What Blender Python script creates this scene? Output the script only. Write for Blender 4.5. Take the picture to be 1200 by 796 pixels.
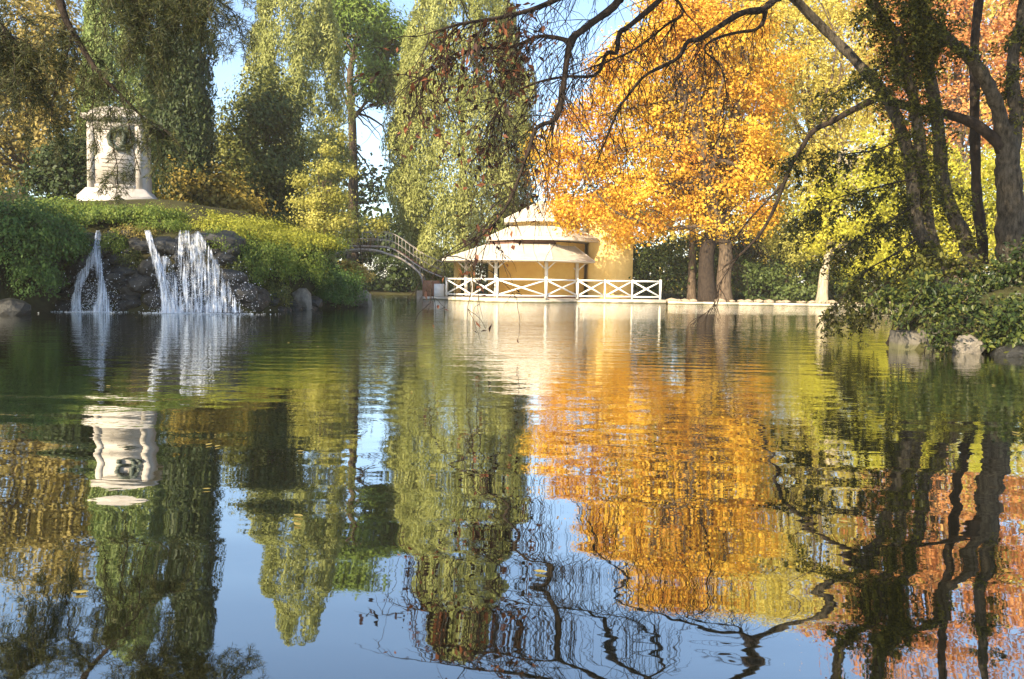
import bpy, math, random
import numpy as np
from mathutils import Vector, Matrix

for o in list(bpy.data.objects):
    bpy.data.objects.remove(o, do_unlink=True)
scene = bpy.context.scene
COL = scene.collection
R = math.radians
rng = np.random.default_rng(7)
random.seed(7)

# ------------------------------------------------------------------ camera
FPX, HZ, CAMH, ROLL = 900.0, 333.0, 1.0, R(0.8)
PITCH = math.atan((398.0 - HZ) / FPX)
_f = np.array([0, math.cos(PITCH), -math.sin(PITCH)])
_r0 = np.array([1.0, 0, 0]); _u0 = np.array([0, math.sin(PITCH), math.cos(PITCH)])
_r = _r0 * math.cos(ROLL) + _u0 * math.sin(ROLL)
_u = _u0 * math.cos(ROLL) - _r0 * math.sin(ROLL)
cam = bpy.data.objects.new('camera', bpy.data.cameras.new('camera'))
COL.objects.link(cam)
cam.data.sensor_width = 36.0
cam.data.lens = 36.0 * FPX / 1200.0
cam.data.clip_start = 0.05
cam.data.clip_end = 3000
cam.matrix_world = Matrix(((_r[0], _u[0], -_f[0], 0), (_r[1], _u[1], -_f[1], 0),
                           (_r[2], _u[2], -_f[2], CAMH), (0, 0, 0, 1)))
scene.camera = cam

# ------------------------------------------------------------------ light
SUN_EL, SUN_A = R(32), R(36)
SUN = np.array([-math.sin(SUN_A) * math.cos(SUN_EL), -math.cos(SUN_A) * math.cos(SUN_EL), math.sin(SUN_EL)])
w = bpy.data.worlds.new('World'); scene.world = w; w.use_nodes = True
nt = w.node_tree
for n in list(nt.nodes): nt.nodes.remove(n)
sky = nt.nodes.new('ShaderNodeTexSky'); sky.sky_type = 'NISHITA'; sky.sun_disc = False
sky.sun_elevation = SUN_EL
sky.sun_rotation = math.atan2(SUN[0], SUN[1])
sky.air_density = 1.0; sky.dust_density = 0.6; sky.ozone_density = 1.5
bg = nt.nodes.new('ShaderNodeBackground'); bg.inputs['Strength'].default_value = 0.13
wo = nt.nodes.new('ShaderNodeOutputWorld')
nt.links.new(sky.outputs[0], bg.inputs['Color']); nt.links.new(bg.outputs[0], wo.inputs['Surface'])
sl = bpy.data.lights.new('sun', 'SUN'); sl.energy = 5.0; sl.angle = R(0.5); sl.color = (1.0, 0.83, 0.57)
so = bpy.data.objects.new('sun', sl); COL.objects.link(so)
so.rotation_euler = Vector(SUN).to_track_quat('Z', 'Y').to_euler()
so.location = (-30, -30, 40)
scene.view_settings.view_transform = 'Standard'
scene.view_settings.look = 'None'
scene.view_settings.gamma = 1.0
scene.view_settings.use_curve_mapping = False
scene.view_settings.exposure = 1.42


def at(u, v, D):
    """pixel of the photograph + distance along +Y -> world point"""
    d = _f + _r * ((u - 600) / FPX) + _u * ((398 - v) / FPX)
    return np.array([0, 0, CAMH]) + d * (D / d[1])


def P(*a): return [at(*q) for q in a]


# ------------------------------------------------------------------ materials
def newmat(name):
    m = bpy.data.materials.new(name); m.use_nodes = True
    n = m.node_tree.nodes; b = n['Principled BSDF']
    return m, m.node_tree, b


def node(t, kind, **kw):
    n = t.nodes.new(kind)
    for k, v in kw.items():
        if k.startswith('_'): setattr(n, k[1:], v)
        else: n.inputs[k].default_value = v
    return n


def ramp(t, fac, stops):
    r = t.nodes.new('ShaderNodeValToRGB')
    while len(r.color_ramp.elements) < len(stops): r.color_ramp.elements.new(0.5)
    for e, (p, c) in zip(r.color_ramp.elements, stops):
        e.position = p; e.color = (*c, 1)
    t.links.new(fac, r.inputs[0])
    return r


def leafmat(name, cols, trans=0.35, rough=0.55):
    m, t, b = newmat(name)
    a = node(t, 'ShaderNodeAttribute', _attribute_name='tint')
    k = len(cols)
    r = ramp(t, a.outputs['Fac'], [(0.12 + 0.76 * i / max(1, k - 1), c) for i, c in enumerate(cols)])
    t.links.new(r.outputs[0], b.inputs['Base Color'])
    b.inputs['Roughness'].default_value = rough
    b.inputs['Specular IOR Level'].default_value = 0.25
    tr = node(t, 'ShaderNodeBsdfTranslucent')
    t.links.new(r.outputs[0], tr.inputs['Color'])
    mx = node(t, 'ShaderNodeMixShader', Fac=trans)
    out = t.nodes['Material Output']
    t.links.new(b.outputs[0], mx.inputs[1]); t.links.new(tr.outputs[0], mx.inputs[2])
    t.links.new(mx.outputs[0], out.inputs['Surface'])
    return m


def surfmat(name, c1, c2, scale=3.0, rough=0.8, bump=0.3, bscale=20.0, spec=0.3, stretch=(1, 1, 1), detail=6, c3=None, pos=(0.35, 0.65)):
    m, t, b = newmat(name)
    tc = node(t, 'ShaderNodeTexCoord')
    mp = node(t, 'ShaderNodeMapping'); mp.inputs['Scale'].default_value = stretch
    t.links.new(tc.outputs['Object'], mp.inputs[0])
    nz = node(t, 'ShaderNodeTexNoise', Scale=scale, Detail=detail, Roughness=0.65)
    t.links.new(mp.outputs[0], nz.inputs['Vector'])
    st = [(pos[0], c1), (pos[1], c2)]
    if c3: st.append((min(1, pos[1] + 0.15), c3))
    r = ramp(t, nz.outputs[0], st)
    t.links.new(r.outputs[0], b.inputs['Base Color'])
    b.inputs['Roughness'].default_value = rough
    b.inputs['Specular IOR Level'].default_value = spec
    if bump:
        n2 = node(t, 'ShaderNodeTexNoise', Scale=bscale, Detail=5.0, Roughness=0.7)
        t.links.new(mp.outputs[0], n2.inputs['Vector'])
        bp = node(t, 'ShaderNodeBump', Strength=bump, Distance=0.05)
        t.links.new(n2.outputs[0], bp.inputs['Height'])
        t.links.new(bp.outputs[0], b.inputs['Normal'])
    return m


M = {}
M['bark'] = surfmat('bark', (0.05, 0.035, 0.024), (0.15, 0.11, 0.075), 4, 0.9, 0.9, 9, 0.2, (3, 3, 0.7))
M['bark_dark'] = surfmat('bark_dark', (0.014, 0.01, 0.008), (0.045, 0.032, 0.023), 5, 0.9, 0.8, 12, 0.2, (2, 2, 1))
M['bark_grey_shaded'] = surfmat('bark_grey_shaded', (0.022, 0.018, 0.012), (0.12, 0.1, 0.075), 6, 0.9, 1.0, 20, 0.2, (2.5, 2.5, 0.8), c3=(0.09, 0.1, 0.04))  # bark darkened so the right bank stems look shaded
M['bark_pale'] = surfmat('bark_pale', (0.24, 0.2, 0.14), (0.45, 0.39, 0.29), 3, 0.9, 0.7, 8, 0.2, (3, 3, 0.7))
M['soil'] = surfmat('soil', (0.03, 0.026, 0.014), (0.055, 0.055, 0.02), 1.3, 0.95, 0.6, 10, 0.1, c3=(0.08, 0.1, 0.03))
M['rock'] = surfmat('rock', (0.007, 0.007, 0.007), (0.034, 0.033, 0.027), 2.5, 0.45, 0.8, 7, 0.5, c3=(0.05, 0.06, 0.02))
M['stone'] = surfmat('stone', (0.13, 0.115, 0.095), (0.26, 0.23, 0.19), 2.5, 0.85, 0.6, 12, 0.3, c3=(0.16, 0.15, 0.1))
M['edge'] = surfmat('edge_stone_shaded', (0.05, 0.045, 0.035), (0.15, 0.135, 0.11), 3, 0.85, 0.7, 10, 0.3, c3=(0.07, 0.075, 0.03))  # stone colour darkened to stand for the shade on the edging
M['rimstone'] = surfmat('rimstone', (0.26, 0.2, 0.14), (0.48, 0.39, 0.29), 2, 0.9, 0.6, 9, 0.2)
M['kerb'] = surfmat('kerb', (0.44, 0.38, 0.3), (0.62, 0.55, 0.45), 1.5, 0.9, 0.3, 14, 0.2, c3=(0.36, 0.3, 0.22))
def waterline(m, top=0.07):
    t = m.node_tree; b = t.nodes['Principled BSDF']
    src = b.inputs['Base Color'].links[0].from_socket
    ge = node(t, 'ShaderNodeNewGeometry'); sp = node(t, 'ShaderNodeSeparateXYZ'); t.links.new(ge.outputs['Position'], sp.inputs[0])
    nz = node(t, 'ShaderNodeTexNoise', Scale=2.5, Detail=4.0); t.links.new(ge.outputs['Position'], nz.inputs['Vector'])
    ma = node(t, 'ShaderNodeMath', _operation='MULTIPLY_ADD'); ma.inputs[1].default_value = -0.12; t.links.new(nz.outputs[0], ma.inputs[0]); t.links.new(sp.outputs['Z'], ma.inputs[2])
    mr = node(t, 'ShaderNodeMapRange', **{'From Min': top - 0.1, 'From Max': top - 0.04}); t.links.new(ma.outputs[0], mr.inputs[0])
    mx = node(t, 'ShaderNodeMix', _data_type='RGBA'); t.links.new(mr.outputs[0], mx.inputs[0])
    mx.inputs[6].default_value = (0.1, 0.095, 0.05, 1); t.links.new(src, mx.inputs[7]); t.links.new(mx.outputs[2], b.inputs['Base Color'])
waterline(M['kerb'])
waterline(M['edge'], 0.1)
M['marble'] = surfmat('marble', (0.38, 0.345, 0.31), (0.5, 0.46, 0.42), 1.8, 0.75, 0.25, 18, 0.3, c3=(0.32, 0.29, 0.25))
M['plaster'] = surfmat('plaster', (0.62, 0.43, 0.15), (0.76, 0.56, 0.23), 0.9, 0.9, 0.15, 20, 0.15)
M['ochre'] = surfmat('ochre', (0.55, 0.33, 0.085), (0.63, 0.4, 0.11), 1.5, 0.9, 0.12, 20, 0.15)
M['white'] = surfmat('white_paint', (0.7, 0.67, 0.62), (0.8, 0.78, 0.74), 3, 0.5, 0.08, 25, 0.35)
M['fascia'] = surfmat('fascia', (0.62, 0.56, 0.46), (0.72, 0.66, 0.56), 3, 0.6, 0.1, 25, 0.3)
M['roof'] = surfmat('roof_sheet', (0.42, 0.38, 0.32), (0.52, 0.48, 0.42), 1.1, 0.6, 0.12, 12, 0.3, c3=(0.38, 0.33, 0.27))
M['iron'] = surfmat('iron', (0.3, 0.26, 0.22), (0.44, 0.39, 0.33), 6, 0.6, 0.2, 30, 0.4)
M['deckwood'] = surfmat('deckwood', (0.1, 0.05, 0.035), (0.2, 0.1, 0.07), 4, 0.8, 0.3, 14, 0.2)
M['brickred'] = surfmat('brickred', (0.2, 0.09, 0.05), (0.34, 0.17, 0.1), 5, 0.9, 0.4, 14, 0.2)
M['bronze'] = surfmat('bronze', (0.03, 0.045, 0.035), (0.08, 0.1, 0.07), 8, 0.5, 0.3, 20, 0.5)
M['void'] = surfmat('dim_interior', (0.03, 0.03, 0.02), (0.05, 0.045, 0.03), 4, 0.9, 0, 1)

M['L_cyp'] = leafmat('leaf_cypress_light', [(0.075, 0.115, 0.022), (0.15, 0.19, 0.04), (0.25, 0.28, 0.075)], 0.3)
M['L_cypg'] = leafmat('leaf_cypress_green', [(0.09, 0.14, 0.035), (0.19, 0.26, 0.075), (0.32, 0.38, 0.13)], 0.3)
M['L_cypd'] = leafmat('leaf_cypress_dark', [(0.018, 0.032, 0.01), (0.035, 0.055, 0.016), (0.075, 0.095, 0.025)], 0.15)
M['L_big'] = leafmat('leaf_big_cypress', [(0.17, 0.19, 0.045), (0.29, 0.31, 0.085), (0.4, 0.41, 0.14)], 0.3)
M['L_pine'] = leafmat('leaf_pine', [(0.06, 0.11, 0.015), (0.13, 0.2, 0.03), (0.23, 0.3, 0.05)], 0.3)
M['L_oak'] = leafmat('leaf_oak', [(0.035, 0.05, 0.012), (0.085, 0.105, 0.025), (0.22, 0.22, 0.05)], 0.25)
M['L_olive'] = leafmat('leaf_olive_yellow', [(0.1, 0.085, 0.015), (0.22, 0.17, 0.03), (0.36, 0.27, 0.05)], 0.4)
M['L_tan'] = leafmat('leaf_tan', [(0.15, 0.125, 0.03), (0.31, 0.25, 0.065), (0.48, 0.37, 0.12)], 0.4)
M['L_yel'] = leafmat('leaf_yellow_green', [(0.22, 0.22, 0.04), (0.42, 0.4, 0.09), (0.6, 0.55, 0.15)], 0.45)
M['L_gold'] = leafmat('leaf_gold', [(0.52, 0.21, 0.03), (0.68, 0.36, 0.035), (0.78, 0.5, 0.05), (0.84, 0.62, 0.09)], 0.45)
M['L_goldol'] = leafmat('leaf_gold_olive', [(0.42, 0.34, 0.06), (0.62, 0.52, 0.1), (0.76, 0.65, 0.16)], 0.45)
M['L_lime'] = leafmat('leaf_lime', [(0.28, 0.3, 0.03), (0.5, 0.48, 0.05), (0.68, 0.62, 0.09)], 0.5)
M['L_orange'] = leafmat('leaf_orange', [(0.42, 0.15, 0.05), (0.62, 0.27, 0.09), (0.7, 0.4, 0.14)], 0.45)
M['L_hedge'] = leafmat('leaf_hedge', [(0.025, 0.045, 0.01), (0.06, 0.09, 0.02), (0.13, 0.16, 0.04)], 0.25)
M['L_dark'] = leafmat('leaf_dark', [(0.015, 0.03, 0.008), (0.03, 0.05, 0.012), (0.06, 0.085, 0.02)], 0.2)
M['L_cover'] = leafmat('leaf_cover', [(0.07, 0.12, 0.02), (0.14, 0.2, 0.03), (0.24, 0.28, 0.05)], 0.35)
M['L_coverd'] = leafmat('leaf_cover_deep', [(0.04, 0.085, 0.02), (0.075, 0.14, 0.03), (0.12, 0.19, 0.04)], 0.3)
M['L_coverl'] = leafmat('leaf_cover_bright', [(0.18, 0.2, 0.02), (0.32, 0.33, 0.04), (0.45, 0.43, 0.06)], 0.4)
M['L_cedar'] = leafmat('needle_cedar', [(0.02, 0.03, 0.01), (0.045, 0.052, 0.016), (0.1, 0.1, 0.03)], 0.2)
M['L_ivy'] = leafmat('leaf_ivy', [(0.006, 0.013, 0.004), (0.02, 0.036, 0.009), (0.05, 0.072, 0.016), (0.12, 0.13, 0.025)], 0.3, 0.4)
M['L_near'] = leafmat('leaf_near_shaded', [(0.018, 0.022, 0.006), (0.04, 0.045, 0.01), (0.09, 0.09, 0.018)], 0.4, 0.45)  # leaves darkened to look shadowed; the shade is in the colour
M['L_veil'] = leafmat('leaf_veil', [(0.03, 0.036, 0.008), (0.08, 0.085, 0.016), (0.2, 0.19, 0.03)], 0.45)
M['L_brown'] = leafmat('leaf_brown', [(0.02, 0.011, 0.008), (0.05, 0.022, 0.015), (0.2, 0.07, 0.03)], 0.3)

# waterfall water: white aerated streaks with gaps between them
def fallmat(name, seed, cover):
    m, t, b = newmat(name)
    b.inputs['Base Color'].default_value = (0.8, 0.84, 0.9, 1); b.inputs['Roughness'].default_value = 0.3
    a = node(t, 'ShaderNodeAttribute', _attribute_name='flow')
    mp = node(t, 'ShaderNodeMapping'); mp.inputs['Scale'].default_value = (26, 3.2, 1); mp.inputs['Location'].default_value = (seed, seed * 2.3, 0)
    t.links.new(a.outputs['Vector'], mp.inputs[0])
    n1 = node(t, 'ShaderNodeTexNoise', Scale=0.35, Detail=5.0, Roughness=0.68, Distortion=0.5); t.links.new(mp.outputs[0], n1.inputs['Vector'])
    mp2 = node(t, 'ShaderNodeMapping'); mp2.inputs['Scale'].default_value = (60, 22, 1)
    t.links.new(a.outputs['Vector'], mp2.inputs[0])
    n2 = node(t, 'ShaderNodeTexNoise', Scale=0.6, Detail=3.0); t.links.new(mp2.outputs[0], n2.inputs['Vector'])
    ad = node(t, 'ShaderNodeMath', _operation='MULTIPLY_ADD'); ad.inputs[1].default_value = 0.35
    t.links.new(n2.outputs[0], ad.inputs[0]); t.links.new(n1.outputs[0], ad.inputs[2])
    sx = node(t, 'ShaderNodeSeparateXYZ'); t.links.new(a.outputs['Vector'], sx.inputs[0])
    mp3 = node(t, 'ShaderNodeMapping'); mp3.inputs['Scale'].default_value = (7, 2.2, 1); mp3.inputs['Location'].default_value = (seed * 3, seed, 0)
    t.links.new(a.outputs['Vector'], mp3.inputs[0])
    n3 = node(t, 'ShaderNodeTexNoise', Scale=0.5, Detail=3.0, Distortion=0.8); t.links.new(mp3.outputs[0], n3.inputs['Vector'])
    ad3 = node(t, 'ShaderNodeMath', _operation='MULTIPLY_ADD'); ad3.inputs[1].default_value = 0.9
    t.links.new(n3.outputs[0], ad3.inputs[0]); t.links.new(ad.outputs[0], ad3.inputs[2])
    ad = node(t, 'ShaderNodeMath', _operation='SUBTRACT'); ad.inputs[1].default_value = 0.43; t.links.new(ad3.outputs[0], ad.inputs[0])
    ad2 = node(t, 'ShaderNodeMath', _operation='ADD'); t.links.new(ad.outputs[0], ad2.inputs[0]); t.links.new(sx.outputs['Z'], ad2.inputs[1])
    rr = node(t, 'ShaderNodeMapRange', **{'From Min': 0.60 - cover, 'From Max': 0.92 - cover}); t.links.new(ad2.outputs[0], rr.inputs[0])
    tr = node(t, 'ShaderNodeBsdfTransparent'); mx = node(t, 'ShaderNodeMixShader')
    t.links.new(rr.outputs[0], mx.inputs[0])
    t.links.new(tr.outputs[0], mx.inputs[1]); t.links.new(b.outputs[0], mx.inputs[2])
    t.links.new(mx.outputs[0], t.nodes['Material Output'].inputs['Surface'])
    return m
M['fall1'] = fallmat('falling_water_back', 3.1, 0.02)
M['fall2'] = fallmat('falling_water_front', 11.7, -0.04)
m, t, b = newmat('water_drops')
b.inputs['Base Color'].default_value = (0.8, 0.84, 0.9, 1); b.inputs['Roughness'].default_value = 0.2
M['fall'] = m

# pond water
m, t, b = newmat('pond_water')
tc = node(t, 'ShaderNodeTexCoord')
def wnoise(sx, sy, scale, detail, rough=0.5, dist=0.0, rot=0.0):
    mp = node(t, 'ShaderNodeMapping'); mp.inputs['Scale'].default_value = (sx, sy, 1)
    mp.inputs['Rotation'].default_value = (0, 0, R(rot))
    t.links.new(tc.outputs['Object'], mp.inputs[0])
    nz = node(t, 'ShaderNodeTexNoise', Scale=scale, Detail=detail, Roughness=rough, Distortion=dist)
    t.links.new(mp.outputs[0], nz.inputs['Vector'])
    return nz.outputs[0]
def math_(op, a, b_=None, clamp=False):
    n = node(t, 'ShaderNodeMath', _operation=op, _use_clamp=clamp)
    for i, q in enumerate((a, b_)):
        if q is None: continue
        if isinstance(q, (int, float)): n.inputs[i].default_value = q
        else: t.links.new(q, n.inputs[i])
    return n.outputs[0]
swell = wnoise(0.55, 1.5, 0.9, 1.0, 0.4, 0.3, 4)          # long lazy swell
mid = wnoise(0.7, 1.3, 3.2, 2.0, 0.45, 0.4, -6)           # hand-wide ripples
fine = wnoise(0.8, 1.2, 9.0, 2.0, 0.5, 0.2, 8)            # breeze ripples further out
patch = wnoise(0.5, 1.0, 0.22, 2.0, 0.5)                  # where the breeze touches the pond
sep = node(t, 'ShaderNodeSeparateXYZ'); t.links.new(tc.outputs['Object'], sep.inputs[0])
far = node(t, 'ShaderNodeMapRange', **{'From Min': 4.0, 'From Max': 14.0}); t.links.new(sep.outputs['Y'], far.inputs[0])
breeze = math_('MULTIPLY', far.outputs[0], math_('ADD', math_('MULTIPLY', patch, 1.2), 0.3))
wmp = node(t, 'ShaderNodeMapping'); wmp.inputs['Rotation'].default_value = (0, 0, R(5)); t.links.new(tc.outputs['Object'], wmp.inputs[0])
wv_n = node(t, 'ShaderNodeTexWave', _bands_direction='Y', Scale=0.75, Distortion=2.2, Detail=1.0); wv_n.inputs['Detail Scale'].default_value = 0.35
t.links.new(wmp.outputs[0], wv_n.inputs['Vector'])
roll = math_('MULTIPLY', wv_n.outputs['Fac'], math_('MULTIPLY', math_('POWER', wnoise(0.5, 1.0, 0.6, 1.0, 0.5), 3.0), 0.006))
h = math_('ADD', math_('ADD', math_('MULTIPLY', swell, 0.008), roll),
          math_('ADD', math_('MULTIPLY', mid, math_('ADD', math_('MULTIPLY', breeze, 0.0075), 0.0007)),
                math_('MULTIPLY', fine, math_('ADD', math_('MULTIPLY', breeze, 0.0042), 0.00018))))
bp = node(t, 'ShaderNodeBump', Strength=1.0, Distance=1.0); t.links.new(h, bp.inputs['Height'])
gl = node(t, 'ShaderNodeBsdfGlossy', Roughness=0.015, Color=(0.95, 0.96, 0.93, 1)); t.links.new(bp.outputs[0], gl.inputs['Normal'])
df = node(t, 'ShaderNodeBsdfDiffuse', Color=(0.004, 0.0045, 0.002, 1))
lw = node(t, 'ShaderNodeLayerWeight', Blend=0.5)
mr = node(t, 'ShaderNodeMapRange', **{'From Min': 0.4, 'From Max': 0.97, 'To Min': 0.3, 'To Max': 0.9}); t.links.new(lw.outputs['Facing'], mr.inputs[0])
mx = node(t, 'ShaderNodeMixShader'); t.links.new(mr.outputs[0], mx.inputs[0])
t.links.new(df.outputs[0], mx.inputs[1]); t.links.new(gl.outputs[0], mx.inputs[2])
t.links.new(mx.outputs[0], t.nodes['Material Output'].inputs['Surface'])
M['water'] = m


# ------------------------------------------------------------------ mesh helpers
def np_mesh(name, V, F, mat, tint=None, smooth=False):
    """V (n,3), F list of arrays (k,3)/(k,4)"""
    me = bpy.data.meshes.new(name)
    V = np.asarray(V, dtype=np.float32)
    if not isinstance(F, list): F = [F]
    F = [np.asarray(f, dtype=np.int32) for f in F if len(f)]
    idx = np.concatenate([f.ravel() for f in F])
    tot = np.concatenate([np.full(len(f), f.shape[1], dtype=np.int32) for f in F])
    start = np.concatenate([[0], np.cumsum(tot)[:-1]]).astype(np.int32)
    me.vertices.add(len(V)); me.vertices.foreach_set('co', V.ravel())
    me.loops.add(len(idx)); me.loops.foreach_set('vertex_index', idx)
    me.polygons.add(len(tot)); me.polygons.foreach_set('loop_start', start)
    me.polygons.foreach_set('loop_total', tot)
    if smooth: me.polygons.foreach_set('use_smooth', np.ones(len(tot), dtype=bool))
    me.update(calc_edges=True)
    if tint is not None:
        a = me.attributes.new('tint', 'FLOAT', 'FACE'); a.data.foreach_set('value', np.asarray(tint, dtype=np.float32))
    me.materials.append(M[mat])
    return me


STUFF = {'twigs', 'ivy_shoots', 'ivy_leaves', 'needles', 'leaves', 'leafy_twigs', 'withered_leaves', 'limbs', 'bare_limbs', 'stems', 'crown', 'foliage', 'unseen_crown'}


def link(name, me, parent=None, loc=(0, 0, 0)):
    o = bpy.data.objects.new(name, me); COL.objects.link(o)
    if name in STUFF: o['kind'] = 'stuff'
    o.location = tuple(float(q) for q in loc)
    if parent is not None: o.parent = parent
    return o


def tag(o, label=None, cat=None, group=None, kind=None):
    for k, v in (('label', label), ('category', cat), ('group', group), ('kind', kind)):
        if v: o[k] = v
    return o


def thing(name, label, cat, loc, group=None):
    o = bpy.data.objects.new(name, None); COL.objects.link(o)
    o.location = tuple(float(q) for q in loc); o.empty_display_size = 0.2
    return tag(o, label, cat, group)


class MB:
    """collects shapes in world coordinates, builds ONE mesh object"""
    def __init__(s): s.V = []; s.F4 = []; s.F3 = []; s.n = 0
    def add(s, V, F4=(), F3=()):
        V = np.asarray(V, float)
        if len(F4): s.F4.append(np.asarray(F4) + s.n)
        if len(F3): s.F3.append(np.asarray(F3) + s.n)
        s.V.append(V); s.n += len(V); return s
    def box(s, x0, x1, y0, y1, z0, z1):
        V = [(x, y, z) for z in (z0, z1) for y in (y0, y1) for x in (x0, x1)]
        return s.add(V, [(0, 2, 3, 1), (4, 5, 7, 6), (0, 1, 5, 4), (2, 6, 7, 3), (0, 4, 6, 2), (1, 3, 7, 5)])
    def bar(s, a, b, w, h, up=(0, 0, 1)):
        a = np.array(a, float); b = np.array(b, float); d = b - a; d /= np.linalg.norm(d)
        up = np.array(up, float)
        if abs(d @ up) > 0.95: up = np.array([0, 1.0, 0])
        sd = np.cross(d, up); sd /= np.linalg.norm(sd); u2 = np.cross(sd, d)
        V = [q + sd * (i * w / 2) + u2 * (j * h / 2) for q in (a, b) for (i, j) in ((-1, -1), (1, -1), (1, 1), (-1, 1))]
        return s.add(V, [(0, 1, 2, 3), (7, 6, 5, 4), (0, 4, 5, 1), (1, 5, 6, 2), (2, 6, 7, 3), (3, 7, 4, 0)])
    def tube(s, pts, rad, sides=6):
        pts = np.asarray(pts, float); n = len(pts)
        rad = np.broadcast_to(np.asarray(rad, float), (n,))
        T = np.gradient(pts, axis=0); T /= np.linalg.norm(T, axis=1)[:, None] + 1e-9
        ref = np.array([0.31, 0.87, 0.38]); A = np.cross(T, ref); A /= np.linalg.norm(A, axis=1)[:, None] + 1e-9
        B = np.cross(T, A)
        an = np.arange(sides) * 2 * np.pi / sides
        V = (pts[:, None] + rad[:, None, None] * (np.cos(an)[None, :, None] * A[:, None] + np.sin(an)[None, :, None] * B[:, None])).reshape(-1, 3)
        i = np.arange(n - 1)[:, None] * sides; j = np.arange(sides)[None]
        k = (j + 1) % sides
        F = np.stack([i + j, i + k, i + sides + k, i + sides + j], -1).reshape(-1, 4)
        s.add(V, F)
        return s
    def loft(s, rings, cap=True):
        """rings: list of equal-length loops of points"""
        m = len(rings[0]); V = np.concatenate([np.asarray(r, float) for r in rings]); F = []
        for i in range(len(rings) - 1):
            for j in range(m): F.append((i * m + j, i * m + (j + 1) % m, (i + 1) * m + (j + 1) % m, (i + 1) * m + j))
        s.add(V, F)
        if cap:
            for r, rev in ((rings[0], True), (rings[-1], False)):
                c = np.mean(r, axis=0); VV = list(r) + [c]
                T = [(j, (j + 1) % m, m) if not rev else ((j + 1) % m, j, m) for j in range(m)]
                s.add(VV, (), T)
        return s
    def build(s, name, mat, parent=None, smooth=False, at_=None):
        V = np.concatenate(s.V); base = np.zeros(3)
        if parent is not None: base = world_loc(parent)
        elif at_ is not None: base = np.array(at_, float)
        F = []
        if s.F4: F.append(np.concatenate(s.F4))
        if s.F3: F.append(np.concatenate(s.F3))
        return link(name, np_mesh(name, V - base, F, mat, smooth=smooth), parent, (0, 0, 0) if parent is not None else base)


def world_loc(o):
    v = np.zeros(3)
    while o is not None:
        v += np.array(o.location); o = o.parent
    return v


def spline(pts, n):
    """Catmull-Rom through pts, n samples (rows may carry extra columns)"""
    p = np.asarray(pts, float); k = len(p)
    q = np.concatenate([[2 * p[0] - p[1]], p, [2 * p[-1] - p[-2]]])
    tt = np.linspace(0, k - 1 - 1e-6, n); i = tt.astype(int); f = (tt - i)[:, None]
    a, b_, c, d = q[i], q[i + 1], q[i + 2], q[i + 3]
    return 0.5 * (2 * b_ + (c - a) * f + (2 * a - 5 * b_ + 4 * c - d) * f ** 2 + (3 * b_ - a - 3 * c + d) * f ** 3)


def unit(a): return a / (np.linalg.norm(a, axis=-1, keepdims=True) + 1e-9)


def leaf_geo(C, N, A, L, W, fold=0.15):
    """diamond leaves: centres C, normals N, axes A, lengths L, widths W"""
    N = unit(N); A = unit(A - N * np.sum(A * N, -1, keepdims=True)); B = np.cross(N, A)
    L = np.broadcast_to(L, (len(C),))[:, None]; W = np.broadcast_to(W, (len(C),))[:, None]
    V = np.stack([C - A * L * 0.5, C + B * W * 0.5 - A * L * 0.06 + N * W * fold, C + A * L * 0.5,
                  C - B * W * 0.5 - A * L * 0.06 + N * W * fold], 1).reshape(-1, 3)
    F = np.arange(len(C) * 4).reshape(-1, 4)
    return V, F


def lobes_px(L, D):
    """(u, v, r_px[, dD[, squash]]) -> centre, radius"""
    out = []
    for q in L:
        d = D + (q[3] if len(q) > 3 else 0)
        out.append((at(q[0], q[1], d), q[2] * d / FPX, q[4] if len(q) > 4 else 0.9))
    return out


def crown_pts(lobes, n_cl, n_lf, cr, shell=0.5, seed=1, out_bias=0.7):
    g = np.random.default_rng(seed)
    C = np.array([l[0] for l in lobes]); Rr = np.array([l[1] for l in lobes]); Sq = np.array([l[2] for l in lobes])
    pr = Rr ** 2; pr = pr / pr.sum()
    k = g.choice(len(lobes), n_cl, p=pr)
    d = unit(g.normal(size=(n_cl, 3)))
    rad = (shell + (1 - shell) * g.random(n_cl) ** 0.6) * (1 + 0.10 * g.normal(size=n_cl))
    off = d * (rad * Rr[k])[:, None]; off[:, 2] *= Sq[k]
    cc = C[k] + off
    fq = 2.4 / max(0.6, cr * 3)
    keep = np.sin(cc[:, 0] * fq + seed) * np.sin(cc[:, 1] * fq * 0.9 + 1.3) + np.sin(cc[:, 2] * fq * 1.2 + 0.7 * seed) * np.sin(cc[:, 0] * fq * 0.6) > -0.42
    cc, d, k = cc[keep], d[keep], k[keep]; n_cl = len(cc)
    tc_ = g.random(n_cl)
    csz = cr * (0.6 + 0.8 * g.random(n_cl))
    sp = g.normal(size=(n_cl, n_lf, 3)) * csz[:, None, None] * np.array([1, 1, 0.62])
    pts = (cc[:, None] + sp).reshape(-1, 3)
    N = unit(sp).reshape(-1, 3) * 0.45 + np.repeat(d, n_lf, 0) * out_bias + np.array([0, 0, 0.35]) + g.normal(size=(n_cl * n_lf, 3)) * 0.5
    q_ = cc / max(1.0, Rr.mean())
    big = 0.5 + 0.28 * np.sin(q_[:, 0] * 1.7 + seed) + 0.28 * np.sin(q_[:, 2] * 2.1 + q_[:, 0] * 0.8 + 2 * seed)
    tint = np.clip(np.repeat(tc_ * 0.4 + big * 0.3, n_lf) + g.random(n_cl * n_lf) * 0.32, 0, 1)
    A = g.normal(size=(len(pts), 3)) + np.array([0, 0, -0.6])
    return pts, N, A, tint, cc


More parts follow.
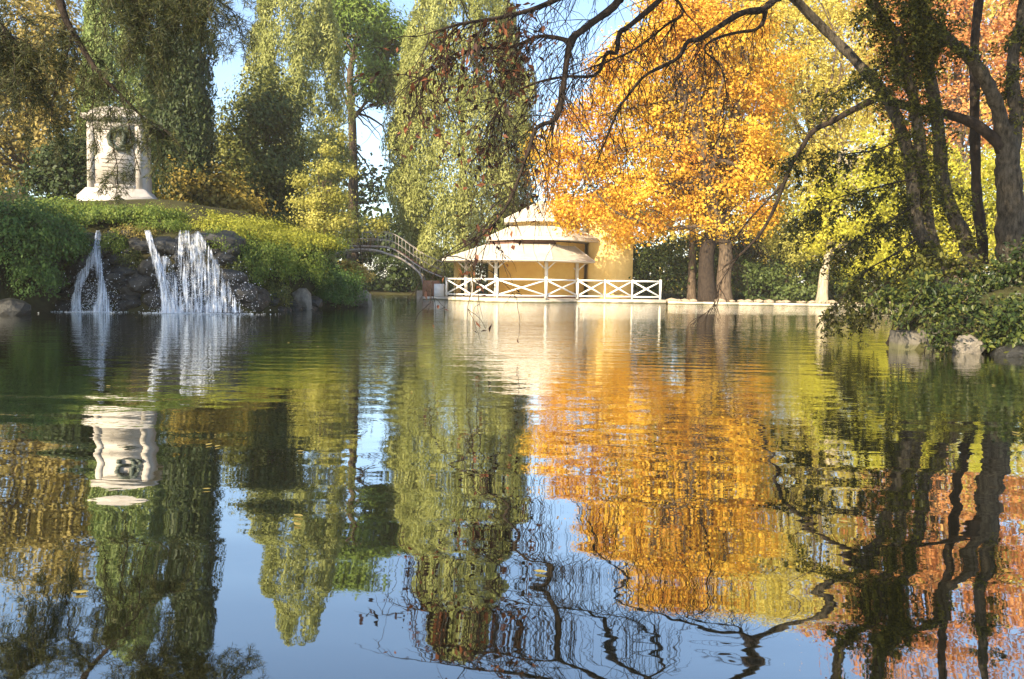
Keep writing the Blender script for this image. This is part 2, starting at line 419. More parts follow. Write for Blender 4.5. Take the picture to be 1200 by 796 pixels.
def crown(parent, lobes, n_cl, n_lf, cr, size, mat, seed=1, shell=0.5, aspect=0.7, name='crown', zmin=None, extra=None):
    pts, N, A, tint, cc = crown_pts(lobes, n_cl, n_lf, cr, shell, seed)
    g = np.random.default_rng(seed + 99)
    if zmin is not None:
        k = pts[:, 2] > zmin; pts, N, A, tint = pts[k], N[k], A[k], tint[k]
    L = size * (0.5 + 1.15 * g.random(len(pts)) ** 1.6)
    V, F = leaf_geo(pts, N, A, L, L * aspect)
    base = world_loc(parent) if parent is not None else np.zeros(3)
    o = link(name, np_mesh(name, V - base, F, mat, tint), parent)
    return o, cc


def trunk(parent, pts, r0, r1, mat, sides=10, n=24, name='trunk', wob=0.06, flare=0.35):
    p = spline(pts, n); tt = np.linspace(0, 1, n)
    rad = r0 + (r1 - r0) * tt ** 0.85
    rad *= 1 + flare * np.exp(-tt * n / 2.2)
    rad *= 1 + wob * np.sin(tt * 23 + r0 * 50) * rng.random(n)
    mb = MB().tube(p, rad, sides)
    return mb.build(name, mat, parent, smooth=True)


def limbs(parent, start_pts, targets, r0, mat, name='limbs', n=10, sides=5, seed=3, sag=0.1):
    """branches from points on the trunk to clump centres, one mesh per tree"""
    g = np.random.default_rng(seed); mb = MB()
    S = np.asarray(start_pts)
    for c in targets:
        s = S[g.integers(len(S))]
        L = np.linalg.norm(c - s)
        mid = (s + c) / 2 + g.normal(size=3) * 0.1 * L + np.array([0, 0, sag * L])
        q = spline([s, mid, c], n)
        q[1:-1] += g.normal(size=(n - 2, 3)) * 0.012 * L
        mb.tube(q, np.linspace(r0 * (0.5 + 0.5 * g.random()), r0 * 0.12, n), sides)
    return mb.build(name, mat, parent, smooth=True)


def twigs(path, n, length, droop, r, seed, lvl=2, fwd=0.5, t0=0.2, spread=1.0, sub=4):
    """thin side shoots of a branch; returns list of polylines with radii"""
    g = np.random.default_rng(seed); out = []
    p = np.asarray(path, float)
    for _ in range(n):
        i = g.integers(int(t0 * (len(p) - 1)), len(p) - 1)
        s = p[i] + (p[i + 1] - p[i]) * g.random()
        T = unit(p[i + 1] - p[i])
        d = unit(T * fwd + g.normal(size=3) * spread * np.array([1, 1, 0.8]) + np.array([0, 0, -droop * 0.4]))
        L = length * (0.45 + 0.8 * g.random()); m = 7
        q = [s]
        for k in range(m):
            d = unit(d + g.normal(size=3) * 0.16 + np.array([0, 0, -droop * 0.22]))
            q.append(q[-1] + d * L / m)
        q = np.array(q); rr = np.linspace(r, r * 0.3, len(q)); out.append((q, rr))
        if lvl > 1: out += twigs(q, sub, length * 0.45, droop, r * 0.55, int(g.integers(1e9)), lvl - 1, 0.7, 0.15, spread * 0.8, sub)
    return out


def tubes_obj(name, lst, mat, parent, sides=4, smooth=True):
    mb = MB()
    for q, rr in lst: mb.tube(q, rr, sides)
    return mb.build(name, mat, parent, smooth=smooth)


def leaves_on(lst, per, size, mat, parent, name, seed, droop=0.6, aspect=0.5, jit=0.05, tstart=0.25):
    g = np.random.default_rng(seed); C = []; T = []
    for q, _ in lst:
        k = per if isinstance(per, int) else g.poisson(per)
        if not k: continue
        f = tstart + (1 - tstart) * g.random(k); i = np.minimum((f * (len(q) - 1)).astype(int), len(q) - 2)
        C.append(q[i] + (q[i + 1] - q[i]) * g.random((k, 1)) + g.normal(size=(k, 3)) * jit); T.append(unit(q[i + 1] - q[i]))
    C = np.concatenate(C); T = np.concatenate(T); n = len(C)
    A = T * 0.5 + g.normal(size=(n, 3)) * 0.7 + np.array([0, 0, -droop])
    N = g.normal(size=(n, 3)) * 0.6 + np.array([0, -0.15, 0.7])
    L = size * (0.55 + 0.75 * g.random(n))
    V, F = leaf_geo(C, N, A, L, L * aspect)
    base = world_loc(parent)
    return link(name, np_mesh(name, V - base, F, mat, g.random(n)), parent)


# ------------------------------------------------------------------ terrain, pond
POND = np.array([(-5.3, 46.3), (-7.2, 64), (-12.8, 64), (-11.6, 50), (-10, 42), (-6.1, 31.7), (-7.3, 27.2), (-8.0, 23.3),
                 (-13.5, 23.2), (-13.9, 20), (-20, 14), (-24, 2), (-20, -7), (0, -6), (12, -5), (11.5, 9), (8.6, 12.1),
                 (6.5, 12.7), (7.0, 14.5), (12, 20), (20, 28), (23.5, 37), (21.5, 42.6), (8.7, 43.2), (8.7, 46.3)])


def sdf(X, Y):
    d = np.full(X.shape, 1e9); ins = np.zeros(X.shape, bool)
    n = len(POND)
    for i in range(n):
        ax, ay = POND[i]; bx, by = POND[(i + 1) % n]
        ex, ey = bx - ax, by - ay
        tt = np.clip(((X - ax) * ex + (Y - ay) * ey) / (ex * ex + ey * ey), 0, 1)
        d = np.minimum(d, np.hypot(X - ax - tt * ex, Y - ay - tt * ey))
        c = ((ay > Y) != (by > Y)) & (X < ex * (Y - ay) / (ey + 1e-12) + ax)
        ins ^= c
    return np.where(ins, -d, d)


def sst(a, b, x):
    q = np.clip((x - a) / (b - a), 0, 1); return q * q * (3 - 2 * q)


def ground_z(X, Y):
    X = np.asarray(X, float); Y = np.asarray(Y, float)
    s = sdf(X, Y)
    z = np.where(s < 0, np.maximum(-1.1, s * 1.6), 0.0)
    base = 0.16 * sst(0, 0.25, s) + 0.3 * sst(0.5, 6, s) + 0.9 * sst(8, 60, s)
    # hill with the cascade
    left = sst(-3.5, -6.5, X) * sst(48, 34, Y) * sst(8, 18, Y)
    Hx = np.interp(X, [-30, -14, -8.4, -7.4, -6.4, -5], [2.3, 2.25, 2.2, 1.7, 0.9, 0.4])
    hill = left * (Hx * sst(0.0, 1.35, s) + 1.15 * sst(1.0, 5.0, s))
    # right bank
    rb = sst(4, 6, X) * sst(24, 18, Y) * sst(2, 8, Y) * sst(25, 18, X)
    hill2 = rb * (0.45 * sst(0, 0.5, s) + 1.1 * sst(0.4, 4.0, s))
    wob = 0.08 * np.sin(X * 0.9 + 1.3 * np.sin(Y * 0.7)) * sst(0.5, 3, s)
    return z + np.where(s > 0, base + hill + hill2 + wob, 0)


def gz(x, y): return float(ground_z(np.array([x]), np.array([y]))[0])


xs = np.concatenate([[-900, -500, -280, -160, -100, -70, -50], np.arange(-40, 40.01, 0.44), [50, 70, 100, 160, 280, 500, 900]])
ys = np.concatenate([[-300, -120, -60, -30, -15], np.arange(-9, 70.01, 0.44), [75, 85, 100, 130, 180, 280, 500, 1200]])
GX, GY = np.meshgrid(xs, ys)
GZ = ground_z(GX, GY)
nx, ny = len(xs), len(ys)
ii = (np.arange(ny - 1)[:, None] * nx + np.arange(nx - 1)[None]).ravel()
F = np.stack([ii, ii + 1, ii + nx + 1, ii + nx], -1)
tag(link('ground', np_mesh('ground', np.stack([GX.ravel(), GY.ravel(), GZ.ravel()], -1), F, 'soil', smooth=True)), kind='structure')
wv = np.array([(x, y, 0) for y in (-9, 68) for x in (-32, 32)], float)
tag(link('pond_water', np_mesh('pond_water', wv, np.array([(0, 1, 3, 2)]), 'water')), kind='structure')


# ------------------------------------------------------------------ warm autumn air
m = bpy.data.materials.new('haze'); m.use_nodes = True; t = m.node_tree
t.nodes.remove(t.nodes['Principled BSDF'])
pv = node(t, 'ShaderNodeVolumePrincipled', Density=0.0006, Anisotropy=0.0, Color=(1.0, 0.96, 0.88, 1))
t.links.new(pv.outputs[0], t.nodes['Material Output'].inputs['Volume'])
M['haze'] = m
tag(MB().box(-1000, 1000, -400, 1300, -2.6, 28).build('haze', 'haze'), kind='stuff')

# ------------------------------------------------------------------ rocks
def rock_mesh(seed, mat, sub=2, amp=0.28, flat=0.75):
    import bmesh
    g = np.random.default_rng(seed)
    bm = bmesh.new(); bmesh.ops.create_icosphere(bm, subdivisions=sub, radius=1.0)
    dirs = unit(g.normal(size=(7, 3))); offs = 0.55 + 0.4 * g.random(7); ph = g.random(6) * 6.28
    for v in bm.verts:
        p = np.array(v.co)
        for d, o in zip(dirs, offs):
            e = p @ d
            if e > o: p = p - d * (e - o) * 0.85
        p = p * (1 + amp * 0.3 * (math.sin(3 * p[0] + ph[0]) + math.sin(4 * p[1] + ph[1]) * math.sin(3.3 * p[2] + ph[2])))
        p[2] *= flat
        v.co = p
    me = bpy.data.meshes.new('rock'); bm.to_mesh(me); bm.free()
    me.materials.append(M[mat])
    return me


ROCKS = [rock_mesh(i, 'rock') for i in range(6)]
STONES = [rock_mesh(20 + i, 'stone') for i in range(4)]
RIMS = [rock_mesh(40 + i, 'rimstone', 1, 0.2, 0.7) for i in range(5)]


def put_rock(name, me, parent, p, s, rz, tilt=0.0):
    o = bpy.data.objects.new(name, me); COL.objects.link(o)
    base = world_loc(parent) if parent is not None else np.zeros(3)
    o.location = tuple(np.array(p) - base); o.scale = (s[0], s[1], s[2])
    o.rotation_euler = (tilt, tilt * 0.5, rz)
    if parent is not None: o.parent = parent
    return o


rk = thing('waterfall_rockery', 'wet dark rocks piled up under the cascade', 'rocks', (-10.8, 23.6, 0))
g = np.random.default_rng(11)
cnt = 0
for i in range(150):
    x = g.uniform(-14.6, -7.2)
    y0 = 23.25 if x < -8.2 else 23.3 + (x + 8.2) * 4
    hgt = g.random()
    y = y0 + hgt * 1.15 + g.uniform(-0.1, 0.1)
    s = 0.17 + 0.3 * g.random() ** 2
    put_rock('rock', ROCKS[i % 6], rk, (x, y, max(0.0, gz(x, y) - 0.02)), (s * (1 + 0.5 * g.random()), s, s * (0.8 + 0.4 * g.random())), g.uniform(0, 6.3), g.uniform(-0.3, 0.3))
bs = [(352, 345, 27.2, .42, .75, 'pale grey boulder at the water foot of the bushy bank'),
      (424, 346, 31.3, .42, .62, 'rounded grey stone ending the bank beside the channel')]
for u, v, D, wx, hz_, lab in bs:
    p = at(u, v, D)
    o = put_rock('bank_boulder', STONES[int(u) % 4], None, (p[0], p[1], 0.25), (wx, wx, hz_), 0.7)
    tag(o, lab, 'boulder')
p = at(12, 352, 20.4)
tag(put_rock('bank_boulder', ROCKS[1], None, (p[0], p[1], 0.12), (0.55, 0.5, 0.42), 0.3), 'brown grey boulder at the pond edge beside the left stream', 'boulder')

# ------------------------------------------------------------------ cascade
wf = thing('waterfall', 'white waterfall running over dark rocks in three streams', 'waterfall', (-10.8, 23.2, 0))
# stream: list of (v, u_left, u_right) down the fall, streak coverage
streams = [([(270, 112, 119), (282, 109, 119), (293, 106, 119), (305, 97, 117), (320, 90, 106), (340, 84, 98), (366.5, 80, 98)], 0.05),
           ([(284, 110, 119), (300, 107, 120), (315, 110, 122), (335, 112, 125), (350, 110, 130), (366.5, 103, 136)], 0.04),
           ([(270, 168, 177), (285, 172, 182), (310, 178, 192), (335, 184, 200), (352, 186, 208), (366.5, 184, 220)], 0.06),
           ([(270, 206, 226), (282, 203, 236), (300, 201, 242), (320, 202, 246), (340, 203, 250), (366.5, 199, 258)], -0.06),
           ([(271, 222, 236), (283, 224, 244), (300, 228, 256), (320, 230, 268), (340, 232, 278), (366.5, 234, 294)], -0.05),
           ([(300, 186, 200), (315, 186, 206), (335, 190, 212), (350, 190, 216), (366.5, 188, 222)], -0.06)]
for si, (rows, cov) in enumerate(streams):
    rows = spline(rows, 44); g = np.random.default_rng(30 + si)
    for layer in (0, 1):
        V = []; fl_ = []; nc = 22
        for i, (v_, ul, ur) in enumerate(rows):
            tt = (v_ - 270) / 96.5
            for j in range(nc):
                f = j / (nc - 1)
                bul = math.sin(math.pi * f)
                D = 24.35 - 1.4 * max(tt, 0) ** 0.7 - 0.12 * bul - 0.07 * layer + 0.03 * math.sin(j * 1.9 + i * 0.35 + si)
                u_ = ul + (ur - ul) * f + 0.5 * math.sin(i * 0.5 + j)
                V.append(at(u_, v_, D))
                edge = min(1, 4.5 * min(f, 1 - f))
                fl_.append((u_ * 0.026 * 3 + si * 7 + layer * 3, tt * 2.4 - 0.12 * bul + si, cov - 0.35 * (1 - edge) + 0.12 * max(0, tt - 0.8) - 0.1 * (1 - min(1, i / 3))))
        ii_ = (np.arange(43)[:, None] * nc + np.arange(nc - 1)[None]).ravel()
        Fs = np.stack([ii_, ii_ + 1, ii_ + nc + 1, ii_ + nc], -1)
        me = np_mesh('stream', np.array(V) - world_loc(wf), Fs, 'fall1' if layer == 0 else 'fall2', smooth=True)
        at_ = me.attributes.new('flow', 'FLOAT_VECTOR', 'POINT'); at_.data.foreach_set('vector', np.array(fl_, dtype=np.float32).ravel())
        link('stream', me, wf)
# droplets and foam
g = np.random.default_rng(5); nd = 3600
ub = np.concatenate([g.normal(108, 16, nd // 3), g.normal(205, 14, nd // 3), g.normal(248, 26, nd - 2 * (nd // 3))])
vb = 366 - np.abs(g.normal(0, 26, nd)); vb = np.maximum(vb, 285)
C = np.array([at(a, b_, D) for a, b_, D in zip(ub, vb, 22.85 + 0.5 * g.random(nd))])
s = 0.005 + 0.011 * g.random(nd) ** 2
oct_ = np.array([(1, 0, 0), (-1, 0, 0), (0, 1, 0), (0, -1, 0), (0, 0, 1.3), (0, 0, -1.3)])
of = np.array([(0, 2, 4), (2, 1, 4), (1, 3, 4), (3, 0, 4), (2, 0, 5), (1, 2, 5), (3, 1, 5), (0, 3, 5)])
V = (C[:, None] + s[:, None, None] * oct_[None]).reshape(-1, 3)
F3 = (np.arange(nd)[:, None, None] * 6 + of[None]).reshape(-1, 3)
d = link('spray_droplets', np_mesh('spray_droplets', V - world_loc(wf), F3, 'fall'), wf); d['kind'] = 'stuff'
nf = 1100
ub = np.concatenate([g.normal(108, 20, 350), g.normal(206, 18, 350), g.normal(252, 26, 400)]); C = np.array([at(a, 366 + abs(g.normal()) * 1.6, 22.9) for a in ub]); C[:, 2] = 0.004 + 0.01 * g.random(nf)
C[:, 1] += g.normal(-0.1, 0.3, nf)
s = 0.006 + 0.022 * g.random(nf) ** 2
V = (C[:, None] + s[:, None, None] * (oct_ * np.array([1.6, 1, 0.25]))[None]).reshape(-1, 3)
F3 = (np.arange(nf)[:, None, None] * 6 + of[None]).reshape(-1, 3)
d = link('foam', np_mesh('foam', V - world_loc(wf), F3, 'fall'), wf); d['kind'] = 'stuff'

# ------------------------------------------------------------------ monument
D0 = 27.7
c = at(127, 244, D0); mx0, mz = c[0], c[2]
k = D0 / FPX
mon = thing('stone_monument', 'tall pale stone monument with wreathed panel above the cascade', 'monument', (mx0, D0 + 0.9, mz - 0.5))
mon.rotation_euler = (0, 0, R(13))
def mrect(hw, hd, z): return [(mx0 + a * hw, D0 + 0.9 + b_ * hd, z) for a, b_ in ((-1, -1), (1, -1), (1, 1), (-1, 1))]
h0 = mz - 0.6
MB().loft([mrect(1.2, 0.95, h0), mrect(1.2, 0.95, mz + 0.42), mrect(1.16, 0.92, mz + 0.46), mrect(0.96, 0.78, mz + 0.72)]).build('plinth', 'marble', mon)
zt = mz + 3.1
f0 = D0 + 0.9 - 0.74
sh = MB().loft([mrect(0.93, 0.675, mz + 0.722), mrect(0.91, 0.66, zt)])
sh.build('shaft', 'marble', mon)
for sgn in (-1, 1):
    MB().box(*sorted((mx0 + sgn * 0.9, mx0 + sgn * 0.68)), f0 + 0.03, f0 + 0.08, mz + 0.724, zt - 0.002).build('pilaster', 'marble', mon)
MB().box(mx0 - 0.676, mx0 + 0.676, f0 + 0.02, f0 + 0.08, zt - 0.3, zt - 0.004).build('frieze', 'marble', mon)
MB().box(mx0 - 0.676, mx0 + 0.676, f0 + 0.02, f0 + 0.08, mz + 0.728, mz + 0.86).build('panel_sill', 'marble', mon)
MB().box(mx0 - 0.655, mx0 + 0.655, f0 + 0.05, f0 + 0.08, mz + 0.9, zt - 0.33).build('panel', 'marble', mon)
MB().loft([mrect(0.95, 0.77, zt), mrect(1.06, 0.86, zt + 0.1), mrect(1.06, 0.86, zt + 0.2), mrect(1.0, 0.8, zt + 0.22)]).build('cornice', 'marble', mon)
arc = [(mx0 + 0.85 * math.cos(a), zt + 0.222 + 0.3 * math.sin(a)) for a in np.linspace(0, math.pi, 15)]
MB().loft([[(x, f0 + 0.02, z) for x, z in arc], [(x, f0 + 1.4, z) for x, z in arc]]).build('pediment', 'marble', mon)
an = np.linspace(0, 2 * np.pi, 33)
wc = (mx0 + 0.22, f0 + 0.02, zt - 0.62)
MB().tube([(wc[0] + 0.38 * math.cos(a), wc[1] - 0.04, wc[2] + 0.36 * math.sin(a)) for a in an], 0.08 + 0.02 * np.sin(an * 9), 7).build('wreath', 'bronze', mon, smooth=True)
MB().tube([(wc[0] + 0.2 * math.sin(a * 2) * 0.6 + 0.02, wc[1] - 0.06, wc[2] - 0.3 + 0.6 * a) for a in np.linspace(0, 1, 9)], 0.1, 7).build('relief', 'bronze', mon, smooth=True)
for q in range(5):
    zz = zt - 1.35 - q * 0.14
    MB().box(mx0 - 0.45 + 0.04 * (q % 2), mx0 + 0.45 - 0.05 * (q % 3), f0 + 0.044, f0 + 0.055, zz, zz + 0.035).build('inscription_line', 'stone', mon)

# ------------------------------------------------------------------ pavilion
def octo(cx, cy, r, z, rot=22.5, n=8): return [(cx + r * math.cos(R(rot + 360 / n * i)), cy + r * math.sin(R(rot + 360 / n * i)), z) for i in range(n)]
PX, PY = at(606, 333, 46.2)[0], 46.2
DK = 0.22
pav = thing('lakeside_pavilion', 'yellow boathouse pavilion with three tiered cream roofs and a square tower', 'pavilion', (PX + 1, PY, DK))
def o2(cx, cy, r): return octo(cx, cy, r, 0)
# terrace slab (structure-like base of the house)
te = MB(); te.loft([octo(PX, PY, 4.35, -0.6), octo(PX, PY, 4.35, DK)])
te.build('terrace', 'kerb', pav)
MB().box(PX + 1.5, 8.75, PY - 2.4, PY + 4, -0.6, DK - 0.004).build('terrace', 'kerb', pav)
MB().box(-5.35, PX - 2.6, PY - 0.2, PY + 4, -0.6, DK - 0.05).build('quay', 'kerb', pav)
fr = octo(PX, PY, 4.62, 0)
st = sorted(fr, key=lambda q: q[1])[:2]; st.sort()
MB().box(st[0][0], st[1][0], st[0][1] - 0.35, st[0][1] + 0.1, -0.6, DK - 0.06).build('landing_step', 'kerb', pav)
BX, BY = at(634, 333, 46.8)[0], 46.8
wall_o = octo(BX, BY + 0.3, 2.75, DK)
MB().loft([wall_o, octo(BX, BY + 0.3, 2.75, 3.45)]).build('wall', 'ochre', pav)
MB().loft([octo(BX, BY + 0.3, 2.78, DK), octo(BX, BY + 0.3, 2.78, DK + 0.12)]).build('plinth_band', 'brickred', pav)
# left rear piers
for (u, D, wd, zt_) in ((536, 47.6, 0.42, 2.45), (554, 48.4, 0.3, 2.45), (575, 47.8, 0.3, 2.5)):
    q = at(u, 333, D); MB().box(q[0] - wd / 2, q[0] + wd / 2, D - wd / 2, D + wd / 2, DK, zt_).build('pier', 'plaster', pav)
# tiers of roof
def tier(cx0, cy0, r0, z0, cx1, cy1, r1, z1, fas, name, seams=True, lift=0.0):
    lo = octo(cx0, cy0, r0, z0); hi = octo(cx1, cy1, r1, z1)
    rings = [octo(cx0, cy0, r0 - 0.06, z0 - fas), lo, hi]
    # corrugated sheet: ribs along each facet
    mb = MB(); nr = 18
    for i in range(8):
        a0, a1 = np.array(lo[i]), np.array(lo[(i + 1) % 8]); b0, b1 = np.array(hi[i]), np.array(hi[(i + 1) % 8])
        nrm = unit(np.cross(a1 - a0, b0 - a0)); nrm = nrm if nrm[2] > 0 else -nrm
        row0 = []; row1 = []
        for j in range(nr * 2 + 1):
            f = j / (nr * 2); e = nrm * (0.007 if j % 2 else 0.0)
            row0.append(a0 + (a1 - a0) * f + e); row1.append(b0 + (b1 - b0) * f + e * 0.7)
        V = np.concatenate([row0, row1]); m_ = len(row0)
        mb.add(V, [(j, j + 1, m_ + j + 1, m_ + j) for j in range(m_ - 1)])
    ro = mb.build(name, 'roof', pav)
    for i in range(8): MB().tube([np.array(lo[i]), np.array(hi[i])], 0.035, 5).build('ridge_cap', 'fascia', ro)
    MB().loft([octo(cx0, cy0, r0 + 0.012, z0 - fas), octo(cx0, cy0, r0 + 0.012, z0 - 0.006)]).build('fascia', 'fascia', ro)
    return ro
tier(PX + 0.05, PY, 4.75, 2.36, PX + 0.75, PY + 0.3, 2.75, 3.3, 0.07, 'lower_roof')
MB().loft([octo(PX + 0.75, PY + 0.3, 2.6, 3.2), octo(PX + 0.75, PY + 0.3, 2.6, 3.62)]).build('drum', 'deckwood', pav)  # dark reddish tone painted for the shadow line under the middle roof
tier(BX, BY, 3.55, 3.72, BX, BY, 2.0, 4.42, 0.2, 'middle_roof')
MB().loft([octo(BX, BY, 1.9, 4.3), octo(BX, BY, 1.9, 4.8)]).build('drum', 'plaster', pav)
tier(BX, BY, 2.45, 4.82, BX, BY, 0.12, 6.0, 0.18, 'upper_roof')
# posts with Y brackets
for (u, D) in ((581, 43.0), (640, 43.0), (546, 45.2), (676, 45.4)):
    q = at(u, 333, D)
    po = MB().box(q[0] - 0.09, q[0] + 0.09, D - 0.09, D + 0.09, DK, 2.3).build('post', 'fascia', pav)
    br = MB()
    for sgn in (-1, 1): br.bar((q[0] + sgn * 0.05, D, 1.85), (q[0] + sgn * 0.5, D, 2.27), 0.07, 0.07)
    br.build('bracket', 'fascia', po)
# tower
tx0, tx1 = at(690, 333, 45.6)[0], at(741, 333, 45.6)[0]
MB().box(tx0, tx1, 45.6, 50.5, DK, 6.1).build('tower', 'plaster', pav)
MB().box(tx0 - 0.1, tx1 + 0.1, 45.5, 50.6, 6.1, 6.3).build('tower_cornice', 'fascia', pav)
tb = [(tx0 - 0.15, 45.45, 6.302), (tx1 + 0.15, 45.45, 6.302), (tx1 + 0.15, 50.65, 6.302), (tx0 - 0.15, 50.65, 6.302)]
tm = [((tx0 + tx1) / 2 + a * 0.1, 48.05 + b_ * 1.0, 7.2) for a, b_ in ((-1, -1), (1, -1), (1, 1), (-1, 1))]
MB().loft([tb, tm]).build('tower_roof', 'roof', pav)
MB().box(tx0 - 0.03, tx1 + 0.03, 45.57, 45.597, DK, DK + 0.3).build('plinth_band', 'plaster', pav)

# railing
ral = thing('white_railing', 'white timber railing with crossed braces round the pavilion terrace', 'railing', (PX + 1.5, 42.5, DK))
rp = [(523, 45.1), (553, 43.5), (583, 42.35), (640, 42.15), (677, 43.7), (709, 43.9), (741, 43.9), (774, 43.9)]
RP = [np.array([at(u, 333, D)[0], D]) for u, D in rp]
RP.insert(0, np.array([RP[0][0] - 0.05, 46.4]))
RT = 1.31
for i, q in enumerate(RP):
    wd = 0.12 if i in (3, 4, 5, 8) else 0.085
    MB().box(q[0] - wd / 2, q[0] + wd / 2, q[1] - wd / 2, q[1] + wd / 2, DK, RT + (0.02 if wd < 0.1 else 0.05)).build('post', 'white', ral)
for a, b_ in zip(RP[:-1], RP[1:]):
    dd = unit(b_ - a) * 0.07; a2 = a + dd; b2 = b_ - dd
    p3 = lambda q, z: (q[0], q[1], z)
    MB().bar(p3(a2, RT - 0.05), p3(b2, RT - 0.05), 0.1, 0.09).build('top_rail', 'white', ral)
    MB().bar(p3(a2, DK + 0.15), p3(b2, DK + 0.15), 0.07, 0.08).build('bottom_rail', 'white', ral)
    off = np.array([-dd[1], dd[0]]) * 0.35
    MB().bar(p3(a2 + off, DK + 0.2), p3(b2 + off, RT - 0.1), 0.035, 0.085).build('brace', 'white', ral)
    MB().bar(p3(a2 - off, RT - 0.1), p3(b2 - off, DK + 0.2), 0.035, 0.085).build('brace', 'white', ral)
# quay pedestal + brick wing beside the bridge
q = at(515, 342, 46.6)
MB().box(q[0] - 0.3, q[0] + 0.3, 46.3, 46.8, DK - 0.05, 0.95).build('pedestal', 'white', pav)
q = at(505, 340, 47.4)
MB().box(q[0] - 0.5, q[0] + 0.55, 47.2, 47.6, DK - 0.05, 1.15).build('brick_wing', 'brickred', pav)

# ------------------------------------------------------------------ bridge
BD = 48.3
brg = thing('iron_footbridge', 'arched pale iron footbridge over the channel beside the pavilion', 'bridge', (at(425, 333, BD)[0], BD + 0.7, 0))
apx = [(425, 292.5), (440, 293.5), (452, 297), (470, 303.5), (485, 314), (493.5, 324), (498, 342)]
dpx = [(425, 288.5), (445, 289), (458, 291), (471, 298), (486, 309), (499, 317), (518, 325)]
def mirror(px): return [(850 - u, v - 0.012 * (850 - 2 * u) * 0 + 0, ) for u, v in px]
ax_ = np.array([at(u, v, BD) for u, v in apx]); dx_ = np.array([at(u, v, BD) for u, v in dpx])
cx = ax_[0][0]
def full(a):
    l = a[::-1].copy(); l[:, 0] = 2 * cx - l[:, 0]
    return spline(np.concatenate([l[:-1], a]), 41)
A_, D_ = full(ax_), full(dx_)
for y in (BD, BD + 1.5):
    B = A_.copy(); B[:, 1] = y
    MB().tube(B, 0.075, 6).build('arch_rib', 'iron', brg, smooth=True)
    B = D_.copy(); B[:, 1] = y
    MB().tube(B, 0.045, 6).build('deck_beam', 'iron', brg, smooth=True)
    H = D_.copy(); H[:, 1] = y; H[:, 2] += 0.95
    MB().tube(H, 0.025, 5).build('handrail', 'iron', brg, smooth=True)
    H2 = H.copy(); H2[:, 2] -= 0.5
    MB().tube(H2, 0.02, 4).build('mid_rail', 'iron', brg, smooth=True)
    for i in range(0, 41):
        MB().bar((D_[i][0], y, D_[i][2]), (D_[i][0], y, D_[i][2] + (1.25 if i in (0, 40) else 0.95)), 0.018, 0.018).build('baluster', 'iron', brg)
    for i in list(range(1, 12, 2)) + list(range(29, 40, 2)):
        x = D_[i][0]
        j = int(np.argmin(abs(A_[:, 0] - x)))
        if D_[i][2] - A_[j][2] > 0.12 and A_[0][0] < x < A_[-1][0]:
            MB().bar((x, y, A_[j][2]), (x, y, D_[i][2]), 0.04, 0.04).build('spandrel_strut', 'iron', brg)
for i in range(40):
    a, b_ = D_[i], D_[i + 1]
    m_ = (a + b_) / 2; dd = (b_ - a) * 0.47
    MB().bar(m_ - dd + np.array([0, 0.75, 0.05]), m_ + dd + np.array([0, 0.75, 0.05]), 1.45, 0.05, (0, 0, 1)).build('deck_plank', 'deckwood', brg)
for xx in (A_[0][0], A_[-1][0]):
    MB().box(xx - 0.5, xx + 0.6, BD - 0.2, BD + 1.7, -0.7, 0.5).build('abutment', 'rimstone', brg)

# ------------------------------------------------------------------ far kerb with rim stones
kb = bpy.data.objects.new('kerb', None); COL.objects.link(kb); kb.location = (15, 42.8, 0); kb['kind'] = 'structure'
kpts = np.array([(8.72, 43.15), (12, 42.85), (16, 42.7), (20.5, 42.6), (22.4, 40), (23.6, 37)])
g = np.random.default_rng(77)
seg = np.diff(kpts, axis=0); sl_ = np.hypot(*seg.T); cum = np.concatenate([[0], np.cumsum(sl_)])
def kp(s):
    i = min(np.searchsorted(cum, s, 'right') - 1, len(seg) - 1); return kpts[i] + seg[i] * ((s - cum[i]) / sl_[i])
s = 0.0
while s < cum[-1] - 1.9:
    a, b_ = kp(s + 0.012), kp(s + 1.908)
    MB().bar((a[0], a[1], -0.22), (b_[0], b_[1], -0.22), 0.5, 0.74).build('kerb_stone', 'kerb', kb)
    s += 1.912
s = 0.1
while s < cum[-1] - 0.3:
    q = kp(s); sz = 0.14 + 0.17 * g.random()
    put_rock('rim_stone', RIMS[g.integers(5)], kb, (q[0] + g.normal() * 0.05, q[1] + 0.45 + 0.12 * g.normal(), 0.2), (sz * 1.5, sz, sz * 0.85), g.uniform(-0.3, 0.3), g.uniform(-.15, .15))
    s += sz * 2.1 + 0.12 * g.random()


